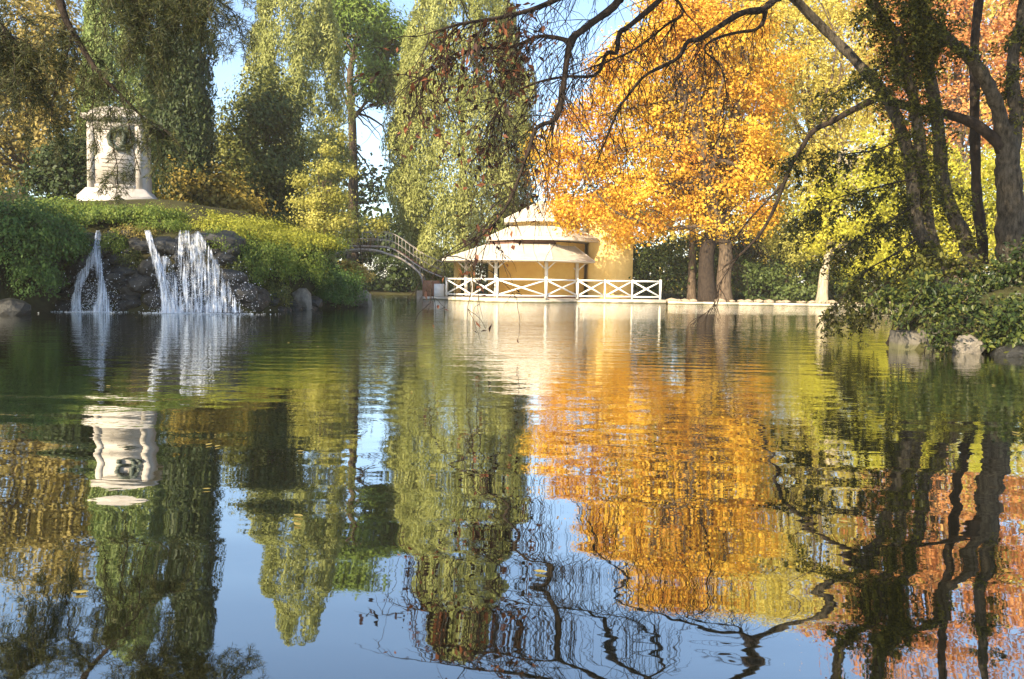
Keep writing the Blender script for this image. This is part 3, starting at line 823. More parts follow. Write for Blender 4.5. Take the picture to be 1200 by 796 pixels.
# ------------------------------------------------------------------ trees
def cypress(name, label, u, D, topv, hw, mat, seed, n_pl=1500, n_lf=22, size=0.24, prof=None, bark='bark', group=None, zlow=0.8, plume=1.3, lumps=0.12):
    b0 = at(u, 333, D); x0, y0 = b0[0], D; z0 = gz(x0, y0)
    ztop = at(u, topv, D)[2]; H = ztop - z0; g = np.random.default_rng(seed)
    tr_ = thing(name, label, 'tree', (x0, y0, z0), group)
    trunk(tr_, [(x0, y0, z0 - 0.2), (x0 + 0.05, y0, z0 + H * 0.4), (x0, y0, z0 + H * 0.9)], 0.035 * H ** 0.9 * 0.6, 0.03, bark)
    if prof is None: prof = [(0, 0.55), (0.08, 0.8), (0.25, 1.0), (0.5, 0.97), (0.7, 0.8), (0.85, 0.52), (0.95, 0.22), (1, 0.02)]
    pt, pw = np.array(prof).T
    tt = g.random(n_pl * 3); wv_ = np.interp(tt, pt, pw); keep = g.random(n_pl * 3) < wv_; tt = tt[keep][:n_pl]
    n = len(tt); an_ = g.random(n) * 2 * np.pi
    kp_ = (np.sin(an_) < 0.35) | (g.random(n) < 0.3); tt, an_ = tt[kp_], an_[kp_]; n = len(tt)
    lump = 1 + lumps * (np.sin(an_ * 5 + tt * 9 + seed) * 0.6 + np.sin(an_ * 9 - tt * 23 + 2 * seed) * 0.5 + np.sin(tt * 41 + an_ * 3) * 0.4)
    wid = np.interp(tt, pt, pw) * hw * lump
    inn = 0.62 + 0.4 * g.random(n) ** 0.5
    rd = np.stack([np.cos(an_), np.sin(an_), np.zeros(n)], -1)
    base = np.array([x0, y0, z0 + zlow]) + rd * (wid * inn)[:, None] + np.array([0, 0, 1.0]) * (tt * (H - zlow))[:, None]
    ba = plume * (0.28 + 0.22 * g.random(n)) * (1 - 0.35 * tt)            # rounded upright tufts
    dd = unit(g.normal(size=(n, n_lf, 3)) + rd[:, None] * 0.7 + np.array([0, 0, 0.25]))
    off = dd * (ba[:, None] * (0.8 + 0.28 * g.random((n, n_lf))))[..., None] * np.array([1, 1, 1.75])
    off[..., :2] *= (1 - 0.3 * np.clip(off[..., 2:] / (ba[:, None, None] * 1.75), -0.4, 1))
    lean = np.array([0, 0, 1.0]) + rd * 0.25
    pts = (base[:, None] + off + lean[:, None] * 0).reshape(-1, 3)
    N = (dd * np.array([1, 1, 0.6])).reshape(-1, 3) + g.normal(size=pts.shape) * 0.42 + np.array([0, 0, 0.12])
    A = np.repeat(lean, n_lf, 0) + g.normal(size=pts.shape) * 0.5
    tint = np.clip(np.repeat(g.random(n), n_lf) * 0.65 + g.random(len(pts)) * 0.35, 0, 1)
    L = size * (0.6 + 0.8 * g.random(len(pts)))
    V, F = leaf_geo(pts, N, A, L * 1.3, L * 0.42)
    link('crown', np_mesh('crown', V - np.array([x0, y0, z0]), F, mat, tint), tr_)
    return tr_


def broadleaf(name, label, u, D, lobes, n_cl, n_lf, cr, size, mat, seed, bark='bark', r0=0.25, tw=None, cat='tree', group=None, shell=0.45, nlimb=26, zmin=None, aspect=0.7, base_v=None):
    b0 = at(u, 333, D); x0 = b0[0]; z0 = gz(x0, D)
    tr_ = thing(name, label, cat, (x0, D, z0), group)
    L = lobes_px(lobes, D)
    top = np.mean([l[0] for l in L], axis=0)
    path = tw if tw is not None else [(x0, D, z0 - 0.2), (x0 + 0.1, D, z0 + (top[2] - z0) * 0.4), tuple(top)]
    trunk(tr_, path, r0, r0 * 0.35, bark)
    o, cc = crown(tr_, L, n_cl, n_lf, cr, size, mat, seed, shell, aspect, zmin=zmin)
    sp = spline(path, 20)[8:]
    g = np.random.default_rng(seed)
    if nlimb: limbs(tr_, sp, cc[g.choice(len(cc), nlimb)], r0 * 0.38, bark, seed=seed)
    return tr_


# --- left
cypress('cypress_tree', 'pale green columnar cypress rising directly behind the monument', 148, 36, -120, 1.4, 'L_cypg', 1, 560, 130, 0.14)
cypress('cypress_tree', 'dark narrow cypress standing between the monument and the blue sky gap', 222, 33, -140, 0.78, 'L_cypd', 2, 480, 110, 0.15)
cypress('cypress_tree', 'distant sunlit cypress tip rising behind the dark cypress', 214, 46, -57, 1.3, 'L_cyp', 3, 260, 70, 0.2)
cypress('cypress_tree', 'broad round topped cypress glowing green left of the pine', 350, 48, -75, 2.5, 'L_big', 4, 760, 160, 0.165,
        prof=[(0, .6), (.15, .85), (.35, .98), (.55, 1.0), (.7, .95), (.8, .8), (.88, .55), (.94, .42), (1, .15)], plume=1.7, lumps=0.14)
cypress('cypress_tree', 'huge pale green cypress filling the sky behind the bridge and pavilion', 540, 53, -95, 4.5, 'L_big', 5, 1350, 185, 0.175,
        prof=[(0, .55), (.1, .8), (.25, .98), (.4, 1.0), (.55, .88), (.7, .72), (.82, .56), (.92, .4), (1, .08)], plume=1.9, lumps=0.12)

broadleaf('evergreen_oak', 'dark rounded evergreen oak right of the dark cypress', 300, 38,
          [(300, 150, 42), (272, 190, 32), (322, 130, 30), (330, 200, 40), (285, 230, 36), (318, 250, 36), (258, 240, 26), (305, 105, 22)], 1200, 42, 0.4, 0.15, 'L_oak', 12, nlimb=18)
broadleaf('autumn_bush', 'olive and amber bush in front of the dark evergreen oak', 255, 33,
          [(250, 225, 30), (222, 215, 26), (282, 240, 28), (232, 245, 22), (205, 235, 16)], 420, 30, 0.32, 0.15, 'L_olive', 13, r0=0.08, cat='bush')
broadleaf('autumn_tree', 'tan and olive leaved tree behind the ferny bank left of the monument', 30, 36,
          [(30, 90, 60), (-20, 130, 60), (70, 60, 50), (20, 180, 50), (70, 160, 40), (80, 110, 36), (-40, 60, 60), (40, 20, 46), (100, 180, 30)], 1400, 36, 0.45, 0.16, 'L_tan', 14)
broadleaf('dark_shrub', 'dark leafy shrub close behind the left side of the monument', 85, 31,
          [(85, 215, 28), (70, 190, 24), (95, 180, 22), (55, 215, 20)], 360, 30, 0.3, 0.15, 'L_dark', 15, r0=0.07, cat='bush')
broadleaf('yellow_sapling', 'bright yellow green upright sapling on the bank before the pine', 378, 31,
          [(356, 215, 13), (384, 200, 14), (372, 235, 18), (395, 230, 15), (386, 175, 10), (400, 160, 8), (348, 235, 10), (358, 190, 8), (398, 258, 14), (372, 262, 16), (392, 140, 6), (350, 262, 11), (408, 200, 8)], 420, 30, 0.17, 0.085, 'L_yel', 16, r0=0.06, nlimb=36, shell=0.1)
broadleaf('yellow_shrub', 'loose yellow leaved shrub arching before the bridge railing', 425, 40,
          [(428, 268, 13), (412, 275, 10), (445, 265, 9), (415, 250, 10), (400, 280, 9)], 150, 18, 0.2, 0.13, 'L_yel', 17, r0=0.04, cat='bush', nlimb=24, shell=0.2)
broadleaf('amber_shrub', 'small amber leaved shrub beside the rounded end stone of the bank', 425, 32.3,
          [(420, 318, 9), (432, 322, 8), (410, 312, 8), (402, 318, 8)], 150, 18, 0.11, 0.085, 'L_tan', 18, r0=0.03, cat='bush', nlimb=10)
# pine
px_ = at(413, 333, 55)[0]; pzt = gz(px_, 55)
pn = thing('stone_pine', 'tall pine with bare dark trunk and rounded bright green crown', 'tree', (px_, 55, pzt))
ptr = [(px_, 55, pzt - 0.2)] + P((414, 230, 55), (413, 150, 55), (410, 90, 55), (420, 40, 55))
trunk(pn, ptr, 0.42, 0.16, 'bark')
pl_ = lobes_px([(430, 30, 40, 0, .7), (395, 40, 32, 1, .7), (455, 75, 36, -1, .8), (470, 50, 26, 0, .8), (445, 105, 24, -1, .6), (372, 60, 26, 1, .7), (410, 12, 26, 0, .6), (480, 95, 18, 0, .6)], 55)
o, cc = crown(pn, pl_, 1000, 34, 0.5, 0.3, 'L_pine', 19, 0.4, 0.35)
limbs(pn, spline(ptr, 20)[10:], cc[::38], 0.13, 'bark', seed=4)
bl = [at(u, v, 55) for u, v in ((440, 150), (455, 175), (450, 200), (395, 190), (462, 130), (436, 215), (398, 160), (446, 165))]
limbs(pn, spline(ptr, 20)[5:14], bl, 0.1, 'bark', seed=5, name='bare_limbs')

# --- background wood behind everything
g = np.random.default_rng(50)
LB = []
for u in np.arange(-160, 470, 26):
    LB.append((u + g.normal() * 8, 205 + g.normal() * 22, 44, g.uniform(6, 16))); LB.append((u, 268, 44, g.uniform(4, 10))); LB.append((u, 305, 36, g.uniform(2, 8))); LB.append((u + 12, 285, 36, g.uniform(6, 12)))
for u in np.arange(470, 760, 26):
    LB.append((u, 262 + g.normal() * 12, 40, g.uniform(6, 14))); LB.append((u, 312, 32, g.uniform(4, 8)))
ob, _ = crown(None, lobes_px(LB, 62), 3000, 24, 0.75, 0.42, 'L_dark', 51, 0.4, name='far_wood')
tag(ob, 'dark wood closing the view behind the cypresses', 'wood', kind='stuff')
LB = []
for u in np.arange(760, 1400, 30):
    for v in (30, 110, 190, 265, 315): LB.append((u + g.normal() * 10, v + g.normal() * 14, 48, g.uniform(6, 18)))
ob, _ = crown(None, lobes_px(LB, 62), 3700, 22, 0.8, 0.48, 'L_goldol', 52, 0.4, name='far_autumn_wood')
tag(ob, 'yellow autumn wood closing the view behind the far shore', 'wood', kind='stuff')
# hedges
def hedge(label, us, v0, D, mat, seed, r=26, n=700, base_v=345):
    L = []
    for u in us:
        L += [(u, v0, r), (u + 9, v0 + 24, r)]
    x = at(np.mean(us), 333, D)[0]
    t_ = thing('hedge', label, 'hedge', (x, D, gz(x, D)))
    o, cc = crown(t_, lobes_px(L, D), n, 30, 0.3, 0.15, mat, seed, 0.5, zmin=0.25, name='foliage')
    sx = np.array([[at(u, 333, D)[0], D, gz(x, D) - 0.1] for u in us]); limbs(t_, sx, cc[::30], 0.04, 'bark_dark', seed=seed, name='stems')
hedge('dark green hedge under the golden tree beside the tower', range(745, 836, 18), 300, 47, 'L_hedge', 61, 24, 800)
hedge('dark green hedge between the two pale trunks on the far shore', range(872, 965, 18), 318, 46, 'L_hedge', 62, 20, 800)
hedge('olive thicket showing between the golden tree trunk and lime bush', range(835, 915, 16), 285, 52, 'L_oak', 65, 26, 700)
hedge('low green hedge right of the pale slender trunk', range(985, 1100, 18), 325, 45, 'L_hedge', 63, 18, 700)
hedge('shadowy hedge behind the arch of the footbridge', range(405, 520, 18), 316, 66.5, 'L_dark', 64, 32, 1200)

# --- golden tree over the pavilion
GD = 42
gb = at(848, 333, GD + 1.8)[0]
gpath = [(gb - 0.05, GD + 1.8, 0.1)] + P((848, 330, GD + 1.8), (850, 290, GD + 1.6), (838, 250, GD + 1), (822, 180, GD), (800, 90, GD))
broadleaf('golden_tree', 'large golden yellow autumn tree spreading over the pavilion tower', 848, GD + 1.8,
          [(690, 175, 46), (662, 215, 30), (655, 165, 26), (735, 125, 62), (715, 215, 50), (790, 85, 72), (785, 185, 70), (845, 45, 70), (850, 140, 70),
           (755, 240, 38, -1), (835, 235, 50), (700, 255, 22, -2.2), (668, 247, 20, -2.2), (725, 268, 16, -1.5), (885, 90, 50), (780, 262, 22, -1), (800, 20, 46), (870, 200, 46), (640, 195, 16), (648, 240, 12, -2), (880, 255, 30), (672, 262, 12, -2.6), (655, 252, 10, -2.6), (735, 282, 9, -1.5), (700, 272, 14, -2), (628, 178, 10), (760, 268, 16, -1), (640, 150, 10), (690, 110, 22), (745, 60, 30), (665, 135, 18), (715, 78, 22), (770, 25, 36), (640, 165, 12)],
          3600, 44, 0.4, 0.145, 'L_gold', 70, bark='bark', r0=0.5, tw=gpath, nlimb=70, shell=0.35)
for (u, D, lab, r, lean, pts) in ((830, 43.6, 'thick shaded brown trunk leaning beside the golden tree', .48, 0, ((828, 300), (838, 262), (850, 215))),
                                  (811, 45.5, 'thin brown trunk standing before the hedge by the tower', .24, 0, ((811, 300), (812, 260), (816, 215)))):
    x = at(u, 333, D)[0]
    t_ = thing('brown_trunk_tree', lab, 'tree', (x, D, gz(x, D)))
    pa = [(x, D, gz(x, D) - .2)] + [at(a, b_, D + 0.3) for a, b_ in pts]
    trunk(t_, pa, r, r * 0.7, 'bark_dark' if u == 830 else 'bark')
    o, cc = crown(t_, lobes_px([(pts[-1][0] + 5, 200, 40), (pts[-1][0] - 25, 225, 30), (pts[-1][0] + 30, 170, 36)], D), 260, 30, 0.4, 0.19, 'L_gold', int(u))
    limbs(t_, spline(pa, 20)[12:], cc[::16], r * 0.3, 'bark', seed=3)
# --- right hand background trees
broadleaf('feathery_tree', 'tall feathery pale gold tree right of the golden tree', 960, 47,
          [(935, 90, 55), (985, 60, 50), (915, 40, 50), (930, 175, 48), (985, 135, 46), (905, 0, 50), (960, -10, 50), (965, 205, 40), (900, 130, 40), (905, 210, 34), (1010, 20, 36), (950, 235, 36), (1000, 180, 36), (885, 245, 26)], 2000, 40, 0.5, 0.17, 'L_goldol', 71, r0=0.35, aspect=0.4)
pp = [(at(964, 333, 43.8)[0], 43.8, 0.1)] + P((966, 320, 43.8), (972, 290, 43.8), (976, 240, 43.8), (985, 180, 44))
broadleaf('lime_tree', 'lemon yellow tree with pale slender trunk on the far shore', 965, 43.8,
          [(990, 265, 40), (1030, 235, 44), (1000, 215, 40), (1020, 285, 34), (1050, 270, 34), (965, 240, 26), (1060, 215, 40), (1000, 310, 20), (1040, 315, 22), (1030, 180, 36), (965, 275, 26), (1075, 250, 30)], 1400, 40, 0.38, 0.135, 'L_lime', 72, bark='bark_pale', r0=0.3, tw=pp)
broadleaf('lime_bush', 'bright lime green bush behind the kerb right of the golden tree', 920, 45.5,
          [(915, 275, 26), (935, 290, 24), (900, 255, 22), (940, 262, 24), (925, 305, 16)], 560, 36, 0.32, 0.13, 'L_yel', 73, r0=0.1, cat='bush')
broadleaf('orange_tree', 'coral orange autumn tree glowing behind the dark leaning stems', 1115, 47,
          [(1075, 60, 62), (1140, 70, 66), (1110, 140, 62), (1185, 130, 62), (1040, 15, 46), (1180, 20, 60), (1100, 0, 60), (1060, 130, 40), (1230, 90, 60), (1060, -50, 55), (1120, -80, 60), (1190, -70, 60), (1240, 0, 60), (1005, -40, 40)], 2100, 36, 0.45, 0.17, 'L_orange', 74, r0=0.35)
broadleaf('yellow_green_tree', 'low yellow green tree behind the right bank stems', 1130, 38,
          [(1100, 230, 46), (1160, 240, 46), (1130, 280, 40), (1060, 300, 30), (1200, 250, 46), (1180, 190, 30), (1090, 190, 30)], 1000, 36, 0.36, 0.13, 'L_lime', 75, r0=0.2)

# ------------------------------------------------------------------ creeping shrubs on the left bank
def mound(name, label, px, D, rx, ry, rz, mat, seed, n, size=0.07, cat='shrub', group=None, hang=0.0, aspect=0.55, z=None):
    c_ = at(px[0], px[1], D)
    g = np.random.default_rng(seed)
    t_ = thing(name, label, cat, (c_[0], D, gz(c_[0], D) if z is None else z), group)
    ncl = n // 26
    d = unit(g.normal(size=(ncl, 3))); d[:, 2] = np.abs(d[:, 2]) * 1.0 - hang * g.random(ncl)
    lump = 1 + 0.22 * np.sin(d[:, 0] * 6 + seed) * np.sin(d[:, 1] * 5) + 0.1 * g.normal(size=ncl)
    cc = c_ + d * np.array([rx, ry, rz]) * (lump * (0.72 + 0.3 * g.random(ncl)))[:, None]
    sp = g.normal(size=(ncl, 26, 3)) * np.array([0.11, 0.11, 0.08]) * (rx / 1.2) ** 0.4
    sp[..., 2] -= np.abs(g.normal(size=(ncl, 26))) * 0.08
    pts = (cc[:, None] + sp).reshape(-1, 3)
    N = np.repeat(d, 26, 0) * 0.6 + unit(sp).reshape(-1, 3) * 0.3 + np.array([0, -0.1, 0.45]) + g.normal(size=pts.shape) * 0.4
    A = np.repeat(d, 26, 0) * 0.5 + np.array([0, -0.2, -0.9]) + g.normal(size=pts.shape) * 0.5
    L = size * (0.6 + 0.8 * g.random(len(pts)))
    V, F = leaf_geo(pts, N, A, L, L * aspect)
    tint = np.clip(np.repeat(g.random(ncl), 26) * 0.6 + g.random(len(pts)) * 0.4, 0, 1)
    base = world_loc(t_)
    link('foliage', np_mesh('foliage', V - base, F, mat, tint), t_)
    mb = MB()
    for q in cc[::14]:
        s0 = c_ + np.array([g.normal() * rx * 0.3, g.normal() * ry * 0.3, -rz * 0.4])
        mb.tube(spline([s0, (s0 + q) / 2 + np.array([0, 0, 0.12]), q], 6), np.linspace(0.015, 0.005, 6), 4)
    mb.build('stems', 'bark_dark', t_, smooth=True)
    return t_

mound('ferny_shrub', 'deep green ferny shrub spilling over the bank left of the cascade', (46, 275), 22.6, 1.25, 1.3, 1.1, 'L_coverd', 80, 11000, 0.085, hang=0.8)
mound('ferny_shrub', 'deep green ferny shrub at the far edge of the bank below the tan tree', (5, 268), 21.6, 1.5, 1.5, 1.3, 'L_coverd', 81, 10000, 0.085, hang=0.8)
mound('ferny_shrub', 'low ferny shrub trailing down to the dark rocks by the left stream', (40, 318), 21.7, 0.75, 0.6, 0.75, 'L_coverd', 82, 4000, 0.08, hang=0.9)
mound('creeping_shrub', 'green creeping mat over the lip between left stream and monument', (126, 256), 25.4, 1.3, 0.9, 0.42, 'L_cover', 83, 7500, 0.07, hang=0.15)
mound('creeping_shrub', 'small green cushion hanging between the left and middle streams', (133, 283), 24.0, 0.45, 0.4, 0.4, 'L_cover', 84, 2600, 0.06, hang=0.9)
mound('creeping_shrub', 'flat green mat below the plinth of the monument', (165, 252), 25.6, 1.4, 1.0, 0.3, 'L_cover', 85, 6500, 0.07, hang=0.3)
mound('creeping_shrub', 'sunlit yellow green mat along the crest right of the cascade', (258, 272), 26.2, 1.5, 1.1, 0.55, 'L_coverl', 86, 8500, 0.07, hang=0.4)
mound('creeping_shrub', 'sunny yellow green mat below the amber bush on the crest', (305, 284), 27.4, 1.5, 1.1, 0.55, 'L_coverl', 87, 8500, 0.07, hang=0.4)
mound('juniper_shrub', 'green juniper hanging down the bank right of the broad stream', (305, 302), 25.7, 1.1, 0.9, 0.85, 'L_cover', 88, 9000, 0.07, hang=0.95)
mound('juniper_shrub', 'juniper tumbling to the water around the pale grey boulder', (345, 308), 27.4, 1.2, 0.9, 0.8, 'L_cover', 89, 8500, 0.075, hang=0.95)
mound('juniper_shrub', 'dusky juniper between the pale boulder and the end stone', (388, 328), 29.6, 1.25, 0.9, 0.85, 'L_coverd', 90, 9000, 0.075, hang=0.95)
mound('juniper_shrub', 'low dusky juniper touching the water at the bank end', (392, 345), 29.0, 0.9, 0.7, 0.5, 'L_coverd', 91, 5000, 0.07, hang=0.8)
mound('creeping_shrub', 'brownish dry mat at the top of the rocks between the streams', (160, 272), 24.6, 0.75, 0.5, 0.25, 'L_tan', 92, 2600, 0.05, hang=0.5)
mound('creeping_shrub', 'dim green mat trailing beside the broad stream', (277, 318), 24.4, 0.5, 0.6, 0.75, 'L_oak', 93, 3600, 0.06, hang=0.95)
mound('creeping_shrub', 'dim olive mat low over the water right of the broad stream', (312, 340), 25.4, 0.75, 0.5, 0.5, 'L_oak', 94, 4200, 0.06, hang=0.9)
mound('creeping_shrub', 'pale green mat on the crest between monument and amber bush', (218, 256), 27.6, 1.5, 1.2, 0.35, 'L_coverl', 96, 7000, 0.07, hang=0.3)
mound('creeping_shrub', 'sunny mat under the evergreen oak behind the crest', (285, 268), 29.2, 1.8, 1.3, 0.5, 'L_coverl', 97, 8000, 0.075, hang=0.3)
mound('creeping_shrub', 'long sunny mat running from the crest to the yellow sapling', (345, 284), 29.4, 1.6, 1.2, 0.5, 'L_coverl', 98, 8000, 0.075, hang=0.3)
mound('creeping_shrub', 'shaded green mat beneath the dark shrub left of the plinth', (72, 246), 26.2, 1.6, 1.2, 0.4, 'L_cover', 99, 6500, 0.075, hang=0.4)
mound('creeping_shrub', 'green mat wrapping the right corner of the monument plinth', (196, 250), 28.2, 1.3, 1.2, 0.3, 'L_cover', 100, 6000, 0.07, hang=0.2)
mound('creeping_shrub', 'mossy mat draped over the rocks at the lip of the middle stream', (190, 264), 24.95, 0.9, 0.55, 0.22, 'L_cover', 111, 4000, 0.055, hang=0.6)
mound('creeping_shrub', 'mossy mat hanging over the rocks right of the broad stream', (258, 284), 24.6, 0.75, 0.6, 0.5, 'L_cover', 112, 4500, 0.06, hang=0.8)
mound('creeping_shrub', 'moss tuft on the wet rocks between left and middle streams', (152, 300), 23.9, 0.35, 0.3, 0.35, 'L_oak', 113, 1500, 0.05, hang=0.9)
mound('ferny_shrub', 'fern drape hanging beside the left stream from the crest', (84, 282), 23.6, 0.5, 0.5, 0.55, 'L_cover', 114, 3000, 0.07, hang=0.95)
mound('ferny_shrub', 'fern drape tumbling down the rocks right of the broad stream', (292, 315), 24.7, 0.55, 0.6, 0.75, 'L_cover', 115, 4000, 0.07, hang=0.95)
mound('low_shrub', 'grey green low shrub under the yellow sapling', (370, 290), 30.6, 1.3, 1.0, 0.5, 'L_cover', 95, 5000, 0.075, hang=0.4)

# ------------------------------------------------------------------ right bank
eb = at(1085, 405, 12.4)
ed_ = thing('stone_edging', 'low smooth grey stone edging at the water under the right bank ivy', 'edging', (eb[0], 12.5, 0))
for u0, u1, D_, hh in ((1052, 1084, 12.75, 0.3), (1085, 1112, 12.6, 0.33)):
    a_, b_ = at(u0, 400, D_)[0], at(u1, 400, D_)[0]
    rr = [[(x, D_ - dy, z) for dy, z in ((-0.3, -0.4), (0.02, -0.4), (0.0, hh - 0.08), (-0.03, hh - 0.02), (-0.09, hh), (-0.3, hh + 0.01))] for x in np.linspace(a_ + 0.006, b_ - 0.006, 5)]
    MB().loft(rr).build('edging_block', 'edge', ed_, smooth=False)
q = at(1136, 402, 12.25)
tag(put_rock('bank_boulder', STONES[1], None, (q[0], q[1], 0.1), (.28, .22, .24), 0.2), 'pale rounded boulder at the water between ivy clumps', 'boulder')
q = at(1185, 405, 11.9)
tag(put_rock('bank_boulder', ROCKS[1], None, (q[0], q[1], 0.03), (.45, .3, .2), 1), 'dark mossy rock under the ivy beside the pale boulder', 'boulder')

def big_leaves(name, label, lob, D, n, size, mat, seed, cat='shrub', aspect=0.62, cl=14, cr=0.16):
    L = lobes_px(lob, D); c0 = np.mean([l[0] for l in L], axis=0)
    t_ = thing(name, label, cat, (c0[0], c0[1], gz(c0[0], c0[1])))
    pts, N, A, tint, cc = crown_pts(L, int(n * 0.8) // cl, cl, cr * 0.8, 0.45, seed, 0.4)
    g = np.random.default_rng(seed)
    k = pts[:, 2] > 0.03; pts, N, A, tint = pts[k], N[k], A[k], tint[k]
    A = g.normal(size=pts.shape) * 0.6 + np.array([-0.2, -0.2, -0.8])
    N = N * 0.6 + np.array([-0.1, -0.35, 0.5]) + g.normal(size=pts.shape) * 0.3
    Ls = size * (0.5 + 1.0 * g.random(len(pts)) ** 1.5)
    # six-point pointed leaves
    Nn = unit(N); Aa = unit(A - Nn * np.sum(A * Nn, -1, keepdims=True)); B = np.cross(Nn, Aa); l = Ls[:, None]; w_ = l * aspect
    V = np.stack([pts - Aa * l * .5, pts - Aa * l * .2 + B * w_ * .42 + Nn * w_ * .1, pts + Aa * l * .12 + B * w_ * .38 + Nn * w_ * .08, pts + Aa * l * .5 - Nn * l * .1,
                  pts + Aa * l * .12 - B * w_ * .38 + Nn * w_ * .08, pts - Aa * l * .2 - B * w_ * .42 + Nn * w_ * .1], 1).reshape(-1, 3)
    F = (np.arange(len(pts))[:, None, None] * 6 + np.array([(0, 1, 2, 3), (0, 3, 4, 5)])[None]).reshape(-1, 4)
    base = world_loc(t_)
    link('foliage', np_mesh('foliage', V - base, F, mat, np.repeat(tint, 2)), t_)
    st = np.array([[c0[0] + g.normal() * 0.3, c0[1] + 0.3, gz(c0[0], c0[1]) - 0.05] for _ in range(6)])
    limbs(t_, st, cc[::9], 0.018, 'bark_dark', seed=seed, name='stems', n=7, sides=4)
    sh_ = []
    for q in cc[g.choice(len(cc), min(len(cc), 34))]:
        dd = unit(q - c0 + g.normal(size=3) * 0.2 + np.array([0, -0.1, 0.35])); pp_ = [q - dd * 0.1]; ln = 0.25 + 0.45 * g.random()
        for k_ in range(6):
            dd = unit(dd + np.array([0, 0, -0.22]) + g.normal(size=3) * 0.12); pp_.append(pp_[-1] + dd * ln / 6)
        sh_.append((np.array(pp_), np.linspace(0.006, 0.002, 7)))
    tubes_obj('shoots', sh_, 'bark_dark', t_, 4)['kind'] = 'stuff'
    leaves_on(sh_, 12, size, mat, t_, 'shoot_leaves', seed + 5, 0.6, aspect * 0.85, 0.025, 0.1)['kind'] = 'stuff'
    return t_

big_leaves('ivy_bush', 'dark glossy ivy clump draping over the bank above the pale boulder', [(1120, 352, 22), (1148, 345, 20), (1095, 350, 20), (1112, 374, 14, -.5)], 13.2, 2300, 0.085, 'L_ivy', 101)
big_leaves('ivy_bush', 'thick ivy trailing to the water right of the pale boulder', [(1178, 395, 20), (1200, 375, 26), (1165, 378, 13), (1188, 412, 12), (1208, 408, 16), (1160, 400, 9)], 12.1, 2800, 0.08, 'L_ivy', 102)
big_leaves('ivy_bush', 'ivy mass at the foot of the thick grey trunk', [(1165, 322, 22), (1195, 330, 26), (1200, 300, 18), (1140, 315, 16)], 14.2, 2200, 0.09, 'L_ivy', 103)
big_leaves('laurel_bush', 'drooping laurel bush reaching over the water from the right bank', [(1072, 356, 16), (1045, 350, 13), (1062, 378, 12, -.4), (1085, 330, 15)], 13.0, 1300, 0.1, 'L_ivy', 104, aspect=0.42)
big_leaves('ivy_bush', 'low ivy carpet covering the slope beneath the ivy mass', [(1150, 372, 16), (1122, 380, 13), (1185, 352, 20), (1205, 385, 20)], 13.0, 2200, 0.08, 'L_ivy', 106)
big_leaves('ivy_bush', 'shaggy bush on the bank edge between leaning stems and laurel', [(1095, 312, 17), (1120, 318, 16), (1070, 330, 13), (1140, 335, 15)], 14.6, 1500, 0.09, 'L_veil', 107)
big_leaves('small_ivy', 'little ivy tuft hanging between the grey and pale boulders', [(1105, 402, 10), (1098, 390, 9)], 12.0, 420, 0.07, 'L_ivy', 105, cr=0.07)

for i, (x, y, r_, mt, lab) in enumerate(((9.6, 11.6, .8, 'L_ivy', 'ivy bank bush right of the thick trailing ivy'), (10.8, 13.6, 1.0, 'L_veil', 'rough olive bush on the bank behind the trailing ivy'),
                                         (12.5, 12.2, 1.0, 'L_ivy', 'dark bush on the bank well right of the grey trunk'), (12.8, 16, 1.2, 'L_hedge', 'green bush on the bank behind the grey trunk'))):
    z_ = gz(x, y); t_ = thing('bank_bush', lab, 'bush', (x, y, z_))
    o, cc = crown(t_, [(np.array((x + a_ * r_, y + b_ * r_, z_ + 0.25 + c_)), r_ * q_, .7) for a_, b_, c_, q_ in ((0, 0, .1, .8), (-.7, .3, 0, .6), (.7, -.2, 0, .6), (.1, -.7, -.1, .5))], 160, 22, 0.16, 0.1, mt, 130 + i, 0.4, name='foliage')
    limbs(t_, np.array([[x, y, z_ - .1]]), cc[::12], 0.02, 'bark_dark', seed=i, name='stems', n=6, sides=4)

# near trees on the right bank --------------------------------------------------
def px_path(lst): return np.array([at(*q) for q in lst])
def stem(parent, lst, r0, r1, mat, n=30, name='stem', sides=9):
    p = spline(px_path(lst), n)
    rad = np.linspace(r0, r1, n) * (1 + 0.08 * np.sin(np.arange(n) * 1.7) * rng.random(n))
    mb = MB().tube(p, rad, sides)
    V = mb.V[0]; c_ = np.repeat(p, sides, 0); ph = rng.random(4) * 6
    nz_ = np.sin(V[:, 2] * 5 + V[:, 0] * 9 + ph[0]) * 0.5 + np.sin(V[:, 2] * 11 - V[:, 1] * 7 + ph[1]) * 0.3 + rng.normal(size=len(V)) * 0.25
    mb.V[0] = V + (V - c_) * (0.13 * nz_)[:, None]
    mb.build(name, mat, parent, smooth=True)
    return p

TD = 16.5
b0 = at(1100, 318, TD)
ta = thing('leaning_tree', 'leaning many stemmed tree arching bare limbs far over the pond', 'tree', (b0[0], TD, gz(b0[0], TD)))
zA = gz(b0[0], TD)
A1 = stem(ta, [(1108, 335, TD), (1096, 305, TD), (1075, 268, TD), (1070, 220, TD), (1062, 170, TD + .3), (1040, 117, TD + .8), (1003, 72, TD + 1.2), (965, 33, TD + 1.4), (925, -6, TD + 1), (870, -50, TD - .6), (800, -75, TD - 2.6), (742, -45, 12), (726, 0, 11.4)], 0.16, 0.06, 'bark_grey_shaded', 80)
B1 = stem(ta, [(1110, 330, TD + .2), (1092, 280, TD + .2), (1084, 230, TD + .1), (1077, 160, TD), (1070, 115, TD), (1052, 48, TD - .3), (1022, 0, TD - .6), (1000, -60, TD - 1), (950, -160, TD - 2)], 0.14, 0.08, 'bark_grey_shaded', 60)
